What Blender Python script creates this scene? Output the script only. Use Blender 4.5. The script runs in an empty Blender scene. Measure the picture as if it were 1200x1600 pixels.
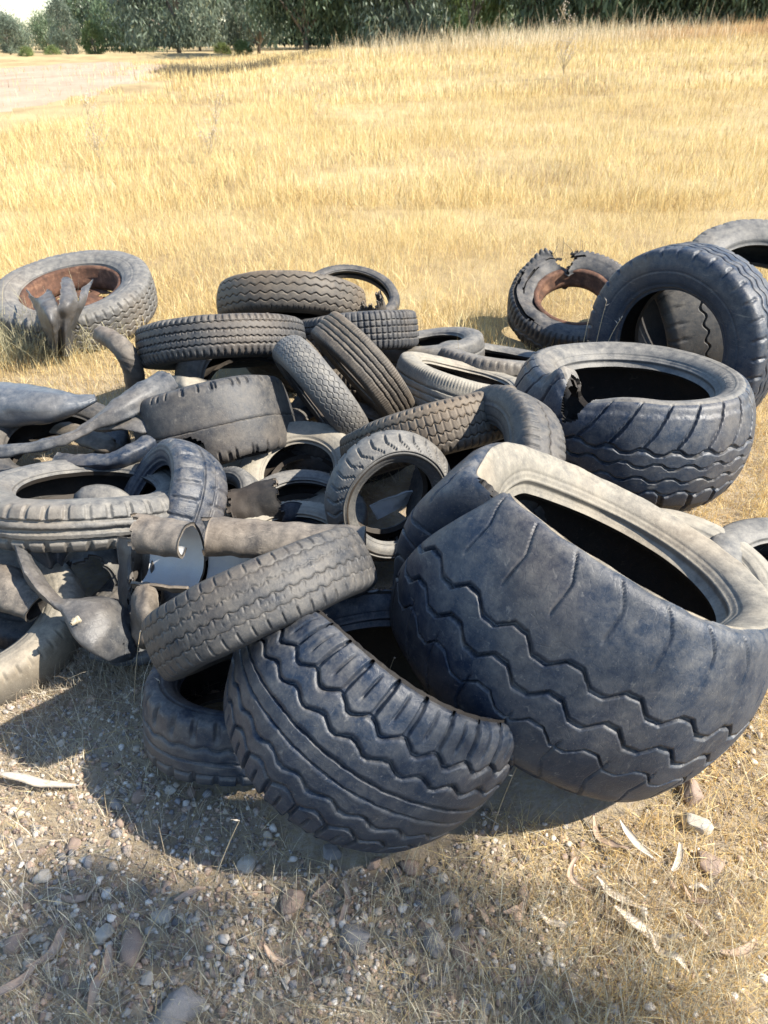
import bpy, math, random
import numpy as np
from mathutils import Matrix, Vector

rng = np.random.default_rng(7)
random.seed(7)
sc = bpy.context.scene

# ------------------------------------------------------------------ camera, light, exposure
PITCH = math.radians(32.1); CAMH = 1.6; F = 1186.0
SUN_EL = math.radians(43); SUN_AZ = math.radians(-15)       # azimuth measured from +X (scene right), towards the viewer
SUN = np.array([math.cos(SUN_EL)*math.cos(SUN_AZ), math.cos(SUN_EL)*math.sin(SUN_AZ), math.sin(SUN_EL)])

cd = bpy.data.cameras.new('camera'); cam = bpy.data.objects.new('camera', cd)
sc.collection.objects.link(cam); sc.camera = cam
cam.location = (0, 0, CAMH); cam.rotation_euler = (math.radians(90)-PITCH, 0, 0)
cd.sensor_fit = 'VERTICAL'; cd.sensor_height = 36; cd.lens = 36*F/1600
cd.clip_start = 0.05; cd.clip_end = 2000
cd.dof.use_dof = True; cd.dof.focus_distance = 2.3; cd.dof.aperture_fstop = 6.5

w = bpy.data.worlds.new('World'); sc.world = w; w.use_nodes = True
wn = w.node_tree.nodes; bg = wn['Background']
sky = wn.new('ShaderNodeTexSky'); sky.sky_type = 'NISHITA'; sky.sun_disc = False
sky.sun_elevation = SUN_EL; sky.sun_rotation = math.atan2(SUN[0], SUN[1])
sky.air_density = 1.1; sky.dust_density = 0.3; sky.ozone_density = 3.0
w.node_tree.links.new(sky.outputs[0], bg.inputs[0]); bg.inputs[1].default_value = 0.125
sd = bpy.data.lights.new('sun', 'SUN'); sd.energy = 5.0; sd.angle = math.radians(0.55); sd.color = (1, 0.93, 0.82)
so = bpy.data.objects.new('sun', sd); sc.collection.objects.link(so)
so.rotation_euler = Vector(SUN).to_track_quat('Z', 'Y').to_euler()
sc.view_settings.view_transform = 'Standard'; sc.view_settings.look = 'None'
sc.view_settings.exposure = 1.2; sc.view_settings.gamma = 1
sc.view_settings.use_curve_mapping = False

# ------------------------------------------------------------------ helpers
COL = sc.collection
def link(o, parent=None):
    COL.objects.link(o)
    if parent is not None: o.parent = parent
    return o
def tag(o, label=None, cat=None, group=None, kind=None):
    if label: o['label'] = label
    if cat: o['category'] = cat
    if group: o['group'] = group
    if kind: o['kind'] = kind
    return o
def empty(name, loc=(0, 0, 0)):
    o = bpy.data.objects.new(name, None); o.empty_display_size = .1; o.location = loc
    return link(o)
def mesh_np(name, V, Q, mat=None, parent=None, N=None, col=None, tri=False, smooth=True, me_only=False):
    """V (n,3), Q (m,4) quads or (m,3) tris"""
    k = Q.shape[1]
    me = bpy.data.meshes.new(name)
    me.vertices.add(len(V)); me.vertices.foreach_set('co', np.ascontiguousarray(V, dtype=np.float32).ravel())
    me.loops.add(Q.size); me.loops.foreach_set('vertex_index', np.ascontiguousarray(Q, dtype=np.int32).ravel())
    me.polygons.add(len(Q)); me.polygons.foreach_set('loop_start', np.arange(0, Q.size, k, dtype=np.int32))
    me.polygons.foreach_set('loop_total', np.full(len(Q), k, dtype=np.int32))
    me.update(calc_edges=True)
    if smooth: me.polygons.foreach_set('use_smooth', np.ones(len(Q), dtype=bool))
    if col is not None:
        a = me.color_attributes.new('col', 'FLOAT_COLOR', 'POINT')
        c4 = np.ones((len(V), 4), np.float32); c4[:, :3] = col; a.data.foreach_set('color', c4.ravel())
    if mat: me.materials.append(mat)
    if N is not None: me.normals_split_custom_set_from_vertices(N.tolist())
    if me_only: return me
    return link(bpy.data.objects.new(name, me), parent)
def compact(V, Q, N=None):
    u, inv = np.unique(Q, return_inverse=True)
    return V[u], inv.reshape(Q.shape), (None if N is None else N[u])

_fwd = np.array([0, math.cos(PITCH), -math.sin(PITCH)]); _up = np.array([0, math.sin(PITCH), math.cos(PITCH)])
def ray(u, v):
    return _fwd*F + np.array([1., 0, 0])*(u-600) + _up*(800-v)
def spot(u, v, z=0.):
    """the world point at height z on the line of sight through photo point (u, v)"""
    d = ray(u, v); t = (z-CAMH)/d[2]
    return np.array([0, 0, CAMH])+d*t

def vnoise(P, seed=0, freq=1.0):
    """cheap smooth value noise, P (...,3)"""
    P = np.asarray(P)*freq; i = np.floor(P).astype(np.int64); f = P-i; f = f*f*(3-2*f)
    out = 0
    for dx in (0, 1):
        for dy in (0, 1):
            for dz in (0, 1):
                h = ((i[..., 0]+dx)*73856093) ^ ((i[..., 1]+dy)*19349663) ^ ((i[..., 2]+dz)*83492791) ^ (seed*2654435761 & 0xffffffff)
                h = (h ^ (h >> 13))*1274126177 & 0xffffffff
                h = (h ^ (h >> 16)) & 0xffff
                wgt = (f[..., 0] if dx else 1-f[..., 0])*(f[..., 1] if dy else 1-f[..., 1])*(f[..., 2] if dz else 1-f[..., 2])
                out = out+wgt*(h/65535.0)
    return out*2-1
def sstep(x, a, b):
    t = np.clip((x-a)/(b-a), 0, 1); return t*t*(3-2*t)

# ------------------------------------------------------------------ materials
def newmat(name):
    m = bpy.data.materials.new(name); m.use_nodes = True
    n = m.node_tree.nodes; l = m.node_tree.links; return m, n, l, n['Principled BSDF']
def nz(n, l, vec, scale, detail=5, rough=.55, dist=0.):
    t = n.new('ShaderNodeTexNoise'); t.inputs['Scale'].default_value = scale; t.inputs['Detail'].default_value = detail
    t.inputs['Roughness'].default_value = rough; t.inputs['Distortion'].default_value = dist
    if vec is not None: l.new(vec, t.inputs['Vector'])
    return t.outputs['Fac']
def ramp(n, l, fac, stops):
    r = n.new('ShaderNodeValToRGB'); e = r.color_ramp.elements
    while len(e) < len(stops): e.new(.5)
    for k, (p, c) in enumerate(stops):
        e[k].position = p; e[k].color = (*c, 1) if not isinstance(c, float) else (c, c, c, 1)
    l.new(fac, r.inputs[0]); return r.outputs[0]
def mixc(n, l, f, a, b, mode='MIX'):
    m = n.new('ShaderNodeMix'); m.data_type = 'RGBA'; m.blend_type = mode
    for s, v in ((0, f), (6, a), (7, b)):
        if hasattr(v, 'is_linked'): l.new(v, m.inputs[s])
        elif isinstance(v, (int, float)): m.inputs[s].default_value = v
        else: m.inputs[s].default_value = (*v, 1)
    return m.outputs[2]
def bump(n, l, h, strength, dist, prev=None):
    b = n.new('ShaderNodeBump'); b.inputs['Strength'].default_value = strength; b.inputs['Distance'].default_value = dist
    l.new(h, b.inputs['Height'])
    if prev is not None: l.new(prev, b.inputs['Normal'])
    return b.outputs[0]
def rubber(name, dark, mid, dust, amount=.5, top=.35, rough=.62, seed=0.):
    m, n, l, p = newmat(name)
    tc = n.new('ShaderNodeTexCoord'); mp = n.new('ShaderNodeMapping'); l.new(tc.outputs['Object'], mp.inputs[0])
    oi = n.new('ShaderNodeObjectInfo'); mp.inputs['Location'].default_value = (seed, seed*.7, 0)
    v = mp.outputs[0]
    a = ramp(n, l, nz(n, l, v, 6, 9, .74, .4), [(.22, 0.), (.80, 1.)])
    c = mixc(n, l, a, dark, mid)
    f = nz(n, l, v, 24, 10, .76, .1)
    d1 = ramp(n, l, f, [(.44-.3*amount, 0.), (.98-.3*amount, 1.)])
    g = n.new('ShaderNodeNewGeometry'); sx = n.new('ShaderNodeSeparateXYZ'); l.new(g.outputs['Normal'], sx.inputs[0])
    tz = n.new('ShaderNodeMapRange'); l.new(sx.outputs[2], tz.inputs[0]); tz.inputs[1].default_value = .1; tz.inputs[2].default_value = 1.
    tz.inputs[1].default_value = -.3; tz.inputs[3].default_value = .16; tz.inputs[4].default_value = .38+top
    mm = n.new('ShaderNodeMath'); mm.operation = 'MULTIPLY'; mm.use_clamp = True; l.new(d1, mm.inputs[0]); l.new(tz.outputs[0], mm.inputs[1])
    c = mixc(n, l, mm.outputs[0], c, dust)
    # scuffs: pale stretched scratches, and fine speckle of grit
    mp2 = n.new('ShaderNodeMapping'); mp2.inputs['Scale'].default_value = (3, 20, 9); mp2.inputs['Rotation'].default_value = (.3, .5, .8); l.new(tc.outputs['Object'], mp2.inputs[0])
    sc_ = ramp(n, l, nz(n, l, mp2.outputs[0], 5, 4, .6, 1.), [(.63, 0.), (.72, .35)])
    c = mixc(n, l, sc_, c, tuple(min(1, x*1.25) for x in dust))
    sp = ramp(n, l, nz(n, l, v, 240, 2, .5), [(.64, 0.), (.74, .35)])
    c = mixc(n, l, sp, c, dust)
    st = ramp(n, l, nz(n, l, v, 2.6, 3, .5), [(.5, 0.), (.75, .30)])
    c = mixc(n, l, st, c, (dust[0]*1.0, dust[1]*.82, dust[2]*.62))
    l.new(c, p.inputs['Base Color'])
    rr_ = n.new('ShaderNodeMapRange'); l.new(f, rr_.inputs[0]); rr_.inputs[3].default_value = rough-.16; rr_.inputs[4].default_value = rough+.2
    l.new(rr_.outputs[0], p.inputs['Roughness']); p.inputs['Specular IOR Level'].default_value = .38
    vo = n.new('ShaderNodeTexVoronoi'); vo.feature = 'DISTANCE_TO_EDGE'; vo.inputs['Scale'].default_value = 55; 
    vo2 = n.new('ShaderNodeMapping'); vo2.inputs['Scale'].default_value = (1, 1, .5); l.new(v, vo2.inputs[0]); l.new(vo2.outputs[0], vo.inputs[0])
    ck = ramp(n, l, vo.outputs[0], [(0., 0.), (.05, 1.)])
    b = bump(n, l, ck, .18, .0015)
    b = bump(n, l, nz(n, l, v, 45, 6, .65), .35, .004, b)
    b = bump(n, l, nz(n, l, v, 260, 3, .6), .3, .0012, b)
    l.new(b, p.inputs['Normal'])
    return m
RB = dict(
    blue=rubber('rubber_blueblack', (.008, .015, .029), (.021, .034, .058), (.21, .195, .17), .14, 1.0, .46, 1.),
    char=rubber('rubber_charcoal', (.012, .015, .021), (.030, .034, .040), (.21, .185, .15), .34, .7, .57, 2.),
    brown=rubber('rubber_dusty_brown', (.022, .021, .021), (.048, .043, .037), (.25, .205, .15), .55, .6, .6, 3.),
    grey=rubber('rubber_weathered_grey', (.030, .034, .041), (.070, .071, .071), (.30, .275, .23), .52, .7, .55, 4.),
    tan=rubber('rubber_dusty_tan', (.05, .049, .046), (.11, .103, .09), (.40, .355, .275), .62, .7, .66, 5.5),
    pale=rubber('rubber_chalky_pale', (.09, .087, .080), (.17, .16, .14), (.42, .375, .29), .75, .55, .7, 5.),
    tube=rubber('inner_tube_rubber', (.016, .021, .030), (.042, .048, .056), (.24, .225, .20), .24, .7, .46, 6.),
    tubeblue=rubber('inner_tube_blue_grey', (.024, .033, .047), (.055, .071, .094), (.24, .235, .22), .34, .7, .34, 7.),
    liner=rubber('inner_liner_black', (.007, .007, .007), (.015, .014, .013), (.09, .075, .06), .2, .3, .7, 8.),
    white=rubber('cut_casing_liner', (.36, .37, .39), (.50, .51, .51), (.50, .46, .38), .4, .3, .6, 9.),
    casing=rubber('cut_casing_outside', (.035, .032, .03), (.08, .07, .06), (.33, .28, .22), .30, .7, .62, 10.),
)
m, n, l, p = newmat('rusty_steel'); RUST = m
tc = n.new('ShaderNodeTexCoord')
l.new(ramp(n, l, nz(n, l, tc.outputs['Object'], 14, 7, .7), [(.3, (.03, .018, .013)), (.52, (.11, .052, .030)), (.78, (.30, .17, .10))]), p.inputs['Base Color'])
p.inputs['Roughness'].default_value = .85; p.inputs['Metallic'].default_value = .15
l.new(bump(n, l, nz(n, l, tc.outputs['Object'], 60, 6, .7), .5, .004), p.inputs['Normal'])

def vcol_mat(name, rough=.85, transl=.3, sat=0., noise=True):
    m, n, l, p = newmat(name)
    at = n.new('ShaderNodeAttribute'); at.attribute_name = 'col'
    c = at.outputs['Color']
    l.new(c, p.inputs['Base Color']); p.inputs['Roughness'].default_value = rough; p.inputs['Specular IOR Level'].default_value = .25
    if transl > 0:
        t = n.new('ShaderNodeBsdfTranslucent'); l.new(c, t.inputs[0]); mx = n.new('ShaderNodeMixShader'); mx.inputs[0].default_value = transl
        l.new(p.outputs[0], mx.inputs[1]); l.new(t.outputs[0], mx.inputs[2]); l.new(mx.outputs[0], n['Material Output'].inputs[0])
    return m
GRASS = vcol_mat('dry_grass_straw', .7, .3); LEAF = vcol_mat('eucalyptus_foliage', .45, .45)
STONE_V = vcol_mat('gravel_stone', .85, 0)

def stonemat(name, a, b):
    m, n, l, p = newmat(name); tc = n.new('ShaderNodeTexCoord'); oi = n.new('ShaderNodeObjectInfo')
    ad = n.new('ShaderNodeVectorMath'); l.new(tc.outputs['Object'], ad.inputs[0]); l.new(oi.outputs['Random'], ad.inputs[1])
    c = mixc(n, l, ramp(n, l, nz(n, l, ad.outputs[0], 30, 6, .6), [(.3, 0.), (.7, 1.)]), a, b)
    c = mixc(n, l, ramp(n, l, nz(n, l, ad.outputs[0], 90, 4, .6), [(.55, 0.), (.75, .5)]), c, (.42, .34, .25))
    l.new(c, p.inputs['Base Color']); p.inputs['Roughness'].default_value = .8
    l.new(bump(n, l, nz(n, l, ad.outputs[0], 120, 6, .65), .5, .003), p.inputs['Normal']); return m
ST = [stonemat('stone_grey', (.20, .185, .17), (.33, .30, .27)), stonemat('stone_brown', (.22, .155, .12), (.38, .28, .21)), stonemat('stone_pale', (.40, .35, .28), (.56, .51, .43))]
def plain(name, col, rough=.8):
    m, n, l, p = newmat(name); tc = n.new('ShaderNodeTexCoord')
    c = ramp(n, l, nz(n, l, tc.outputs['Object'], 30, 6, .6), [(.3, tuple(x*.7 for x in col)), (.7, tuple(min(1, x*1.25) for x in col))])
    l.new(c, p.inputs['Base Color']); p.inputs['Roughness'].default_value = rough
    l.new(bump(n, l, nz(n, l, tc.outputs['Object'], 80, 5, .6), .4, .003), p.inputs['Normal']); return m
BARK = plain('eucalyptus_bark', (.23, .18, .14)); DEADLEAF = plain('dead_eucalyptus_leaf', (.40, .29, .21)); STALK = plain('dry_stalk', (.42, .33, .20))
PALELEAF = plain('bleached_bark_strip', (.52, .45, .36)); BRASS = plain('valve_brass', (.35, .30, .22), .5)

# ground
def terrain(x, y):
    x = np.asarray(x, float); y = np.asarray(y, float)
    s = sstep(y, 7, 40)
    z = s*np.clip(.98+.047*x, -.1, 1.95)
    far = sstep(y, 44, 70); z = z*(1-far)+far*(.32+.010*np.clip(x, -60, 60))
    P = np.stack([x, y, 0*x], -1)
    z = z+.10*vnoise(P, 3, .12)*sstep(y, 8, 20)+.03*vnoise(P, 4, .7)*sstep(y, 4.5, 7)
    z = z+.35*np.exp(-((y-70-.1*x)/3.5)**2)*sstep(-x, 8, 16)          # low earth bank beyond the track
    z = z+.012*vnoise(P, 5, 3.1)+.006*vnoise(P, 6, 9.)
    return z
m, n, l, p = newmat('dry_ground'); GROUND = m
g = n.new('ShaderNodeNewGeometry'); pos = g.outputs['Position']
c = ramp(n, l, nz(n, l, pos, 9, 8, .7), [(.28, (.20, .155, .115)), (.5, (.38, .31, .23)), (.72, (.54, .46, .34))])
c = mixc(n, l, ramp(n, l, nz(n, l, pos, 70, 5, .7), [(.45, 0.), (.62, .8)]), c, (.40, .31, .18))
straw = ramp(n, l, nz(n, l, pos, .35, 6, .7), [(.30, (.24, .17, .09)), (.5, (.40, .30, .155)), (.7, (.52, .41, .22))])
sy = n.new('ShaderNodeSeparateXYZ'); l.new(pos, sy.inputs[0])
mr = n.new('ShaderNodeMapRange'); l.new(sy.outputs[1], mr.inputs[0]); mr.inputs[1].default_value = 2.6; mr.inputs[2].default_value = 5.
c = mixc(n, l, mr.outputs[0], c, straw)
l.new(c, p.inputs['Base Color']); p.inputs['Roughness'].default_value = .95; p.inputs['Specular IOR Level'].default_value = .1
l.new(bump(n, l, nz(n, l, pos, 60, 8, .75), .8, .02), p.inputs['Normal'])
m, n, l, p = newmat('track_dust'); ROAD = m
g = n.new('ShaderNodeNewGeometry'); pos = g.outputs['Position']
c = ramp(n, l, nz(n, l, pos, .6, 8, .7), [(.3, (.34, .25, .175)), (.6, (.44, .335, .24)), (.8, (.50, .39, .29))])
l.new(c, p.inputs['Base Color']); p.inputs['Roughness'].default_value = .95; p.inputs['Specular IOR Level'].default_value = .1
l.new(bump(n, l, nz(n, l, pos, 8, 8, .75), .5, .04), p.inputs['Normal'])

# ------------------------------------------------------------------ terrain sheets
ys = np.concatenate([np.linspace(-12, 0, 13)[:-1], np.linspace(0, 9, 180)[:-1], np.linspace(9, 90, 200)[:-1], np.geomspace(90, 900, 24)])
tt = np.linspace(-1, 1, 260)
xs = np.sign(tt)*(np.abs(tt)*4+np.abs(tt)**5*600)
X, Y = np.meshgrid(xs, ys); V = np.stack([X, Y, terrain(X, Y)], -1).reshape(-1, 3)
def gridq(nu, nv, wrap_u=False):
    i = np.arange(nu if wrap_u else nu-1)[:, None]; j = np.arange(nv-1)[None]
    i2 = (i+1) % nu
    return np.stack([i*nv+j, i2*nv+j, i2*nv+j+1, i*nv+j+1], -1).reshape(-1, 4)
tag(mesh_np('ground', V, gridq(len(ys), len(xs))[:, ::-1], GROUND), kind='structure')
# dirt track: a broad bare patch sweeping in from the left
def ground_hit(u, v):
    P = spot(u, v, 0.)
    for _ in range(25): P = .5*P+.5*spot(u, v, float(terrain(P[0], P[1])))
    return P
trk = [[ground_hit(u, v)[:2] for u, v in row] for row in (
    [(-160, 225), (0, 196), (60, 188), (120, 176), (180, 155), (235, 128), (262, 112)],
    [(-160, 112), (0, 104), (60, 100), (110, 97), (160, 96), (215, 98), (262, 104)])]
trk = np.array(trk)
def catmull(C, n):
    C = np.asarray(C, float); k = len(C); t = np.linspace(0, k-1, n); i = np.minimum(t.astype(int), k-2); f = (t-i)
    f = f.reshape((-1,)+(1,)*(C.ndim-1))
    p0 = np.where((i > 0).reshape(f.shape), C[np.maximum(i-1, 0)], 2*C[i]-C[i+1]); p1 = C[i]; p2 = C[i+1]
    p3 = np.where((i < k-2).reshape(f.shape), C[np.minimum(i+2, k-1)], 2*C[i+1]-C[i])
    return .5*((2*p1)+(-p0+p2)*f+(2*p0-5*p1+4*p2-p3)*f**2+(-p0+3*p1-3*p2+p3)*f**3)
ea = catmull(trk[0], 90); eb = catmull(trk[1], 90)
f = np.linspace(0, 1, 26)[None, :, None]; G = ea[:, None]*(1-f)+eb[:, None]*f
edge = (f[..., 0]*(1-f[..., 0])*4)+0*G[..., 0]
G = G+np.stack([.5*vnoise(np.stack([G[..., 0], G[..., 1], G[..., 0]*0], -1), 9, .8)]*2, -1)*(1-edge[..., None])
V = np.stack([G[..., 0], G[..., 1], terrain(G[..., 0], G[..., 1])+.03-.14*(1-np.clip(edge*2.2, 0, 1))**2+.05*vnoise(np.stack([G[..., 0], G[..., 1], 0*edge], -1), 77, 1.3)*(1-edge)], -1)
tag(mesh_np('dirt_track', V.reshape(-1, 3), gridq(90, 26), ROAD), kind='structure')
TRACK = np.concatenate([ea, eb[::-1]])
def inpoly(x, y, poly):
    r = np.zeros(x.shape, bool); n_ = len(poly); j = n_-1
    for i in range(n_):
        xi, yi = poly[i]; xj, yj = poly[j]
        c = ((yi > y) != (yj > y)) & (x < (xj-xi)*(y-yi)/(yj-yi+1e-12)+xi); r ^= c; j = i
    return r

def poly_tubes(paths, k=5):
    Vs, Qs, o_ = [], [], 0
    for P, r0, r1 in paths:
        P = np.asarray(P, float); n_ = len(P); Tn = np.gradient(P, axis=0); Tn /= np.linalg.norm(Tn, axis=1, keepdims=True)+1e-9
        a_ = np.cross(Tn, [.31, .52, .79]); a_ /= np.linalg.norm(a_, axis=1, keepdims=True)+1e-9; b_ = np.cross(Tn, a_)
        t = np.linspace(0, 2*np.pi, k, endpoint=False); r = np.linspace(r0, r1, n_)[:, None, None]
        V = P[:, None]+(a_[:, None]*np.cos(t)[None, :, None]+b_[:, None]*np.sin(t)[None, :, None])*r
        i = np.arange(n_-1)[:, None]; j = np.arange(k)[None]; j2 = (j+1) % k
        Vs.append(V.reshape(-1, 3)); Qs.append((np.stack([i*k+j, i*k+j2, (i+1)*k+j2, (i+1)*k+j], -1)).reshape(-1, 4)+o_); o_ += n_*k
    return np.concatenate(Vs), np.concatenate(Qs)

# ------------------------------------------------------------------ tyre builder
TYRE_GRID = []
def frame(a):
    a = np.asarray(a, float); a = a/np.linalg.norm(a); t = np.array([0, 0, 1.]) if abs(a[2]) < .9 else np.array([0, 1., 0])
    x = np.cross(t, a); x /= np.linalg.norm(x); return x, np.cross(a, x), a
def tri(t): return 2*np.abs(2*(t-np.floor(t+.5)))-1
def zigz(t, k): return np.clip(tri(t)*k, -1, 1)
def gnormals(P, wrap=True):
    du = (np.roll(P, -1, 0)-np.roll(P, 1, 0)) if wrap else np.gradient(P, axis=0)
    dv = np.gradient(P, axis=1); N = np.cross(du, dv); N /= np.linalg.norm(N, axis=-1, keepdims=True)+1e-12; return N

def pat(grooves=(), period=.06, sharp=1.6, extra=None, edge_l=1.0):
    """grooves: (position in half-tread units, width m, depth m, zigzag amplitude m)"""
    return dict(g=sorted(grooves), per=period, k=sharp, extra=extra)
def bar(x, c, w_, e): return sstep(x, c-w_/2-e, c-w_/2+e)*(1-sstep(x, c+w_/2-e, c+w_/2+e))
def lugs(l0, l1, count_per, width, depth, slant=0., bend=0., ph=0., both=True):
    """transverse grooves between |l|=l0..l1 (half-tread units), spacing count_per m, slanted"""
    def fn(L, S, per_len):
        nn = max(4, round(per_len/count_per)); q = per_len/nn
        out = 0
        for sg in ((1, -1) if both else (1,)):
            a = L*sg
            t = S/q+ph+(slant*(a-l0)+bend*np.abs(a-(l0+l1)/2))*sg
            d = np.abs(t-np.round(t))*q
            out = np.maximum(out, (1-sstep(d, width/2-.0012, width/2+.0025))*sstep(a, l0-.01, l0+.02)*(1-sstep(a, l1-.08, l1)))
        return out*depth
    return fn
def combine(*fs): return lambda L, S, P_: np.maximum.reduce([f_(L, S, P_) for f_ in fs])

def tyre(name, label, c, a, R, W, rr=.58, p=None, mat='char', roll=0., nt=360, fill=.008, crown=.02, tears=(), deform=None,
         sag=(0., 0.), group=None, warp=.012, seed=1, rim=False, thick=.014, cat='tyre', side=None, oval=0., ovang=0., shoulder=.9, linermat='liner', sidemat=None):
    p = p or pat(); hw = W/2
    half = [(0, 1.0), (.45, 1-crown*.3), (.8, 1-crown), (shoulder, 1-crown-.018), (.965, .955-crown*1.05), (1.0, .905-crown*.9), (1.03, rr+.55*(1-rr)), (.95, rr+.28*(1-rr)), (.80, rr+.12*(1-rr)), (.70, rr+.035), (.64, rr+.012)]
    h = [(x*hw, r*R) for x, r in half]
    ctrl = [(-x, r) for x, r in h[:0:-1]]+h
    prof = catmull(ctrl, 900)
    seg = np.r_[0, np.cumsum(np.linalg.norm(np.diff(prof, axis=0), axis=1))]; mid = np.interp(0, prof[:, 0], np.arange(900)) if False else np.argmin(np.abs(prof[:, 0]))
    Lc = seg-seg[mid]; tw = .97*hw*1.02
    # lateral nodes
    nodes = list(np.arange(-1.25*tw, 1.25*tw, fill)); 
    wtot = []
    for g0, gw, gd, am in p['g']:
        cpos = g0*tw; e = .0012
        nodes = [q for q in nodes if abs(q-cpos) > gw/2+e*2.2]
        nodes += [cpos-gw/2-e, cpos-gw/2+e, cpos, cpos+gw/2-e, cpos+gw/2+e]
    sidespace = np.linspace(1.25*tw, Lc[-1], 34 if nt >= 480 else 18); nodes = sorted(nodes+list(sidespace)+list(-sidespace)); nodes = np.array(nodes)
    nodes = nodes[np.r_[True, np.diff(nodes) > 1e-4]]
    nodes = np.clip(nodes, Lc[0], Lc[-1]); nv = len(nodes)
    th = np.linspace(0, 2*np.pi, nt, endpoint=False)
    per_len = 2*np.pi*R; S = (th*R)[:, None]
    nper = max(6, round(per_len/p['per'])); z = zigz(th*nper/(2*np.pi), p['k'])[:, None]
    if p['g']:
        gl = [-1.2*tw]+[g_[0]*tw for g_ in p['g']]+[1.2*tw]; ga = [0]+[g_[3] for g_ in p['g']]+[0]
        amp = np.interp(nodes, gl, ga)[None]
    else: amp = 0*nodes[None]
    L = nodes[None]+amp*z
    cs_, sn_ = np.cos(th)[:, None]*R+0*L, np.sin(th)[:, None]*R+0*L
    if nt >= 480: L = L+(.0016*vnoise(np.stack([cs_, sn_, L], -1), seed+40, 60.)+.0012*vnoise(np.stack([cs_, sn_, L], -1), seed+41, 140.))*(np.abs(nodes)[None] < 1.1*tw)
    L = np.clip(L, Lc[0], Lc[-1])
    PX = np.interp(L, Lc, prof[:, 0]); PR = np.interp(L, Lc, prof[:, 1])
    dx = np.gradient(prof[:, 0], Lc); dr = np.gradient(prof[:, 1], Lc)
    nx_ = np.interp(L, Lc, -dr); nr_ = np.interp(L, Lc, dx); nn_ = np.sqrt(nx_**2+nr_**2)+1e-9; nx_ /= nn_; nr_ /= nn_
    dep = np.zeros_like(L)
    for g0, gw, gd, am in p['g']:
        q = np.abs(nodes[None]-g0*tw); dep = np.maximum(dep, gd*(1-sstep(q, gw/2-.0013, gw/2+.0013))*np.ones_like(z))
    if p['extra']: dep = np.maximum(dep, p['extra'](nodes[None]/tw+0*z, S+0*nodes[None], per_len))
    dep = dep*(.82+.30*vnoise(np.stack([cs_, sn_, L], -1), seed+42, 16.))
    # sidewall rings
    la = np.abs(L)/Lc[-1]
    ringd = .0035*bar(la, .66, .010, .004)-.003*bar(la, .70, .008, .004)+.003*bar(la, .86, .008, .004)-.004*bar(la, .915, .014, .005)+.003*bar(la, .945, .010, .004)
    if side: ringd = ringd+side(la, th[:, None], L)
    dep = dep+ringd
    wear = .0025*vnoise(np.stack([np.cos(th)[:, None]*R+0*L, np.sin(th)[:, None]*R+0*L, L], -1), seed, 9.)
    dep = dep+wear
    def place(PX, PR, dep_, TH):
        r = PR-nr_s*dep_; x = PX-nx_s*dep_
        # sag of sidewalls toward the middle
        k = sstep(1-(r/R), .08, 1-rr)
        x = x-np.where(x > 0, sag[0], -sag[1])*k*hw
        P = np.stack([r*np.cos(TH), r*np.sin(TH), x], -1)
        if oval:
            ca, sa = math.cos(ovang), math.sin(ovang)
            u = P[..., 0]*ca+P[..., 1]*sa; v = -P[..., 0]*sa+P[..., 1]*ca; u = u*(1+oval); v = v*(1-oval)
            P = np.stack([u*ca-v*sa, u*sa+v*ca, P[..., 2]], -1)
        P[..., 2] += warp*R*np.cos(2*TH+seed)+.5*warp*R*np.sin(3*TH+2*seed)
        nse = vnoise(P, seed+11, 5.)*.006; P[..., 0] += nse*np.cos(TH); P[..., 1] += nse*np.sin(TH)
        if deform is not None: P = deform(P, TH, r/R, x/hw)
        return P
    TH = th[:, None]+0*L
    nr_s, nx_s = nr_, nx_
    O = place(PX, PR, dep, TH)
    N = gnormals(O)
    ctr = O.mean(axis=(0, 1))
    # make normals point outward: radial at crown
    jc = nv//2
    if (N[:, jc, :2]*O[:, jc, :2]).sum() < 0: N = -N; flip = True
    else: flip = False
    # cells
    keep = np.ones((nt, nv-1), bool)
    THc = th[:, None]+np.pi/nt; Lcell = (nodes[:-1]+nodes[1:])[None]/2/tw
    for t0, hw_t, l0, l1, jag in tears:
        d = (THc-t0+np.pi) % (2*np.pi)-np.pi
        nzv = vnoise(np.stack([np.cos(THc)*R*8+0*Lcell, np.sin(THc)*R*8+0*Lcell, Lcell*3+0*THc], -1), seed+5, 1.)+.5*vnoise(np.stack([np.cos(THc)*R*30+0*Lcell, np.sin(THc)*R*30+0*Lcell, Lcell*9+0*THc], -1), seed+6, 1.)
        lc_ = (l0+l1)/2; lh = (l1-l0)/2
        q = (d/hw_t)**2+((Lcell-lc_)/lh)**2*.9
        keep &= ~(q+jag*nzv < 1)
    root = empty(name, tuple(np.asarray(c, float)))
    TYRE_GRID.append((c[0], c[1], c[2], R, W, *(np.asarray(a, float)/np.linalg.norm(a))))
    x, y, az = frame(a)
    M = Matrix(((x[0], y[0], az[0]), (x[1], y[1], az[1]), (x[2], y[2], az[2]))).to_4x4() @ Matrix.Rotation(roll, 4, 'Z')
    root.rotation_mode = 'QUATERNION'; root.rotation_quaternion = M.to_quaternion()
    tag(root, label, cat, group)
    I_, J_ = np.arange(nt)[:, None], np.arange(nv-1)[None]; I2 = (I_+1) % nt
    Q = np.stack([I_*nv+J_, I2*nv+J_, I2*nv+J_+1, I_*nv+J_+1], -1)
    if flip: Q = Q[..., ::-1]
    Vf = O.reshape(-1, 3); Nf = N.reshape(-1, 3)
    cl = (nodes[:-1]+nodes[1:])/2; end = Lc[-1]
    bl = end-.055*R-.012
    regs = [('tread', np.abs(cl) <= 1.12*tw), ('sidewall', (cl > 1.12*tw) & (cl <= bl)), ('sidewall', (cl < -1.12*tw) & (cl >= -bl)), ('bead', cl > bl), ('bead', cl < -bl)]
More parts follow.
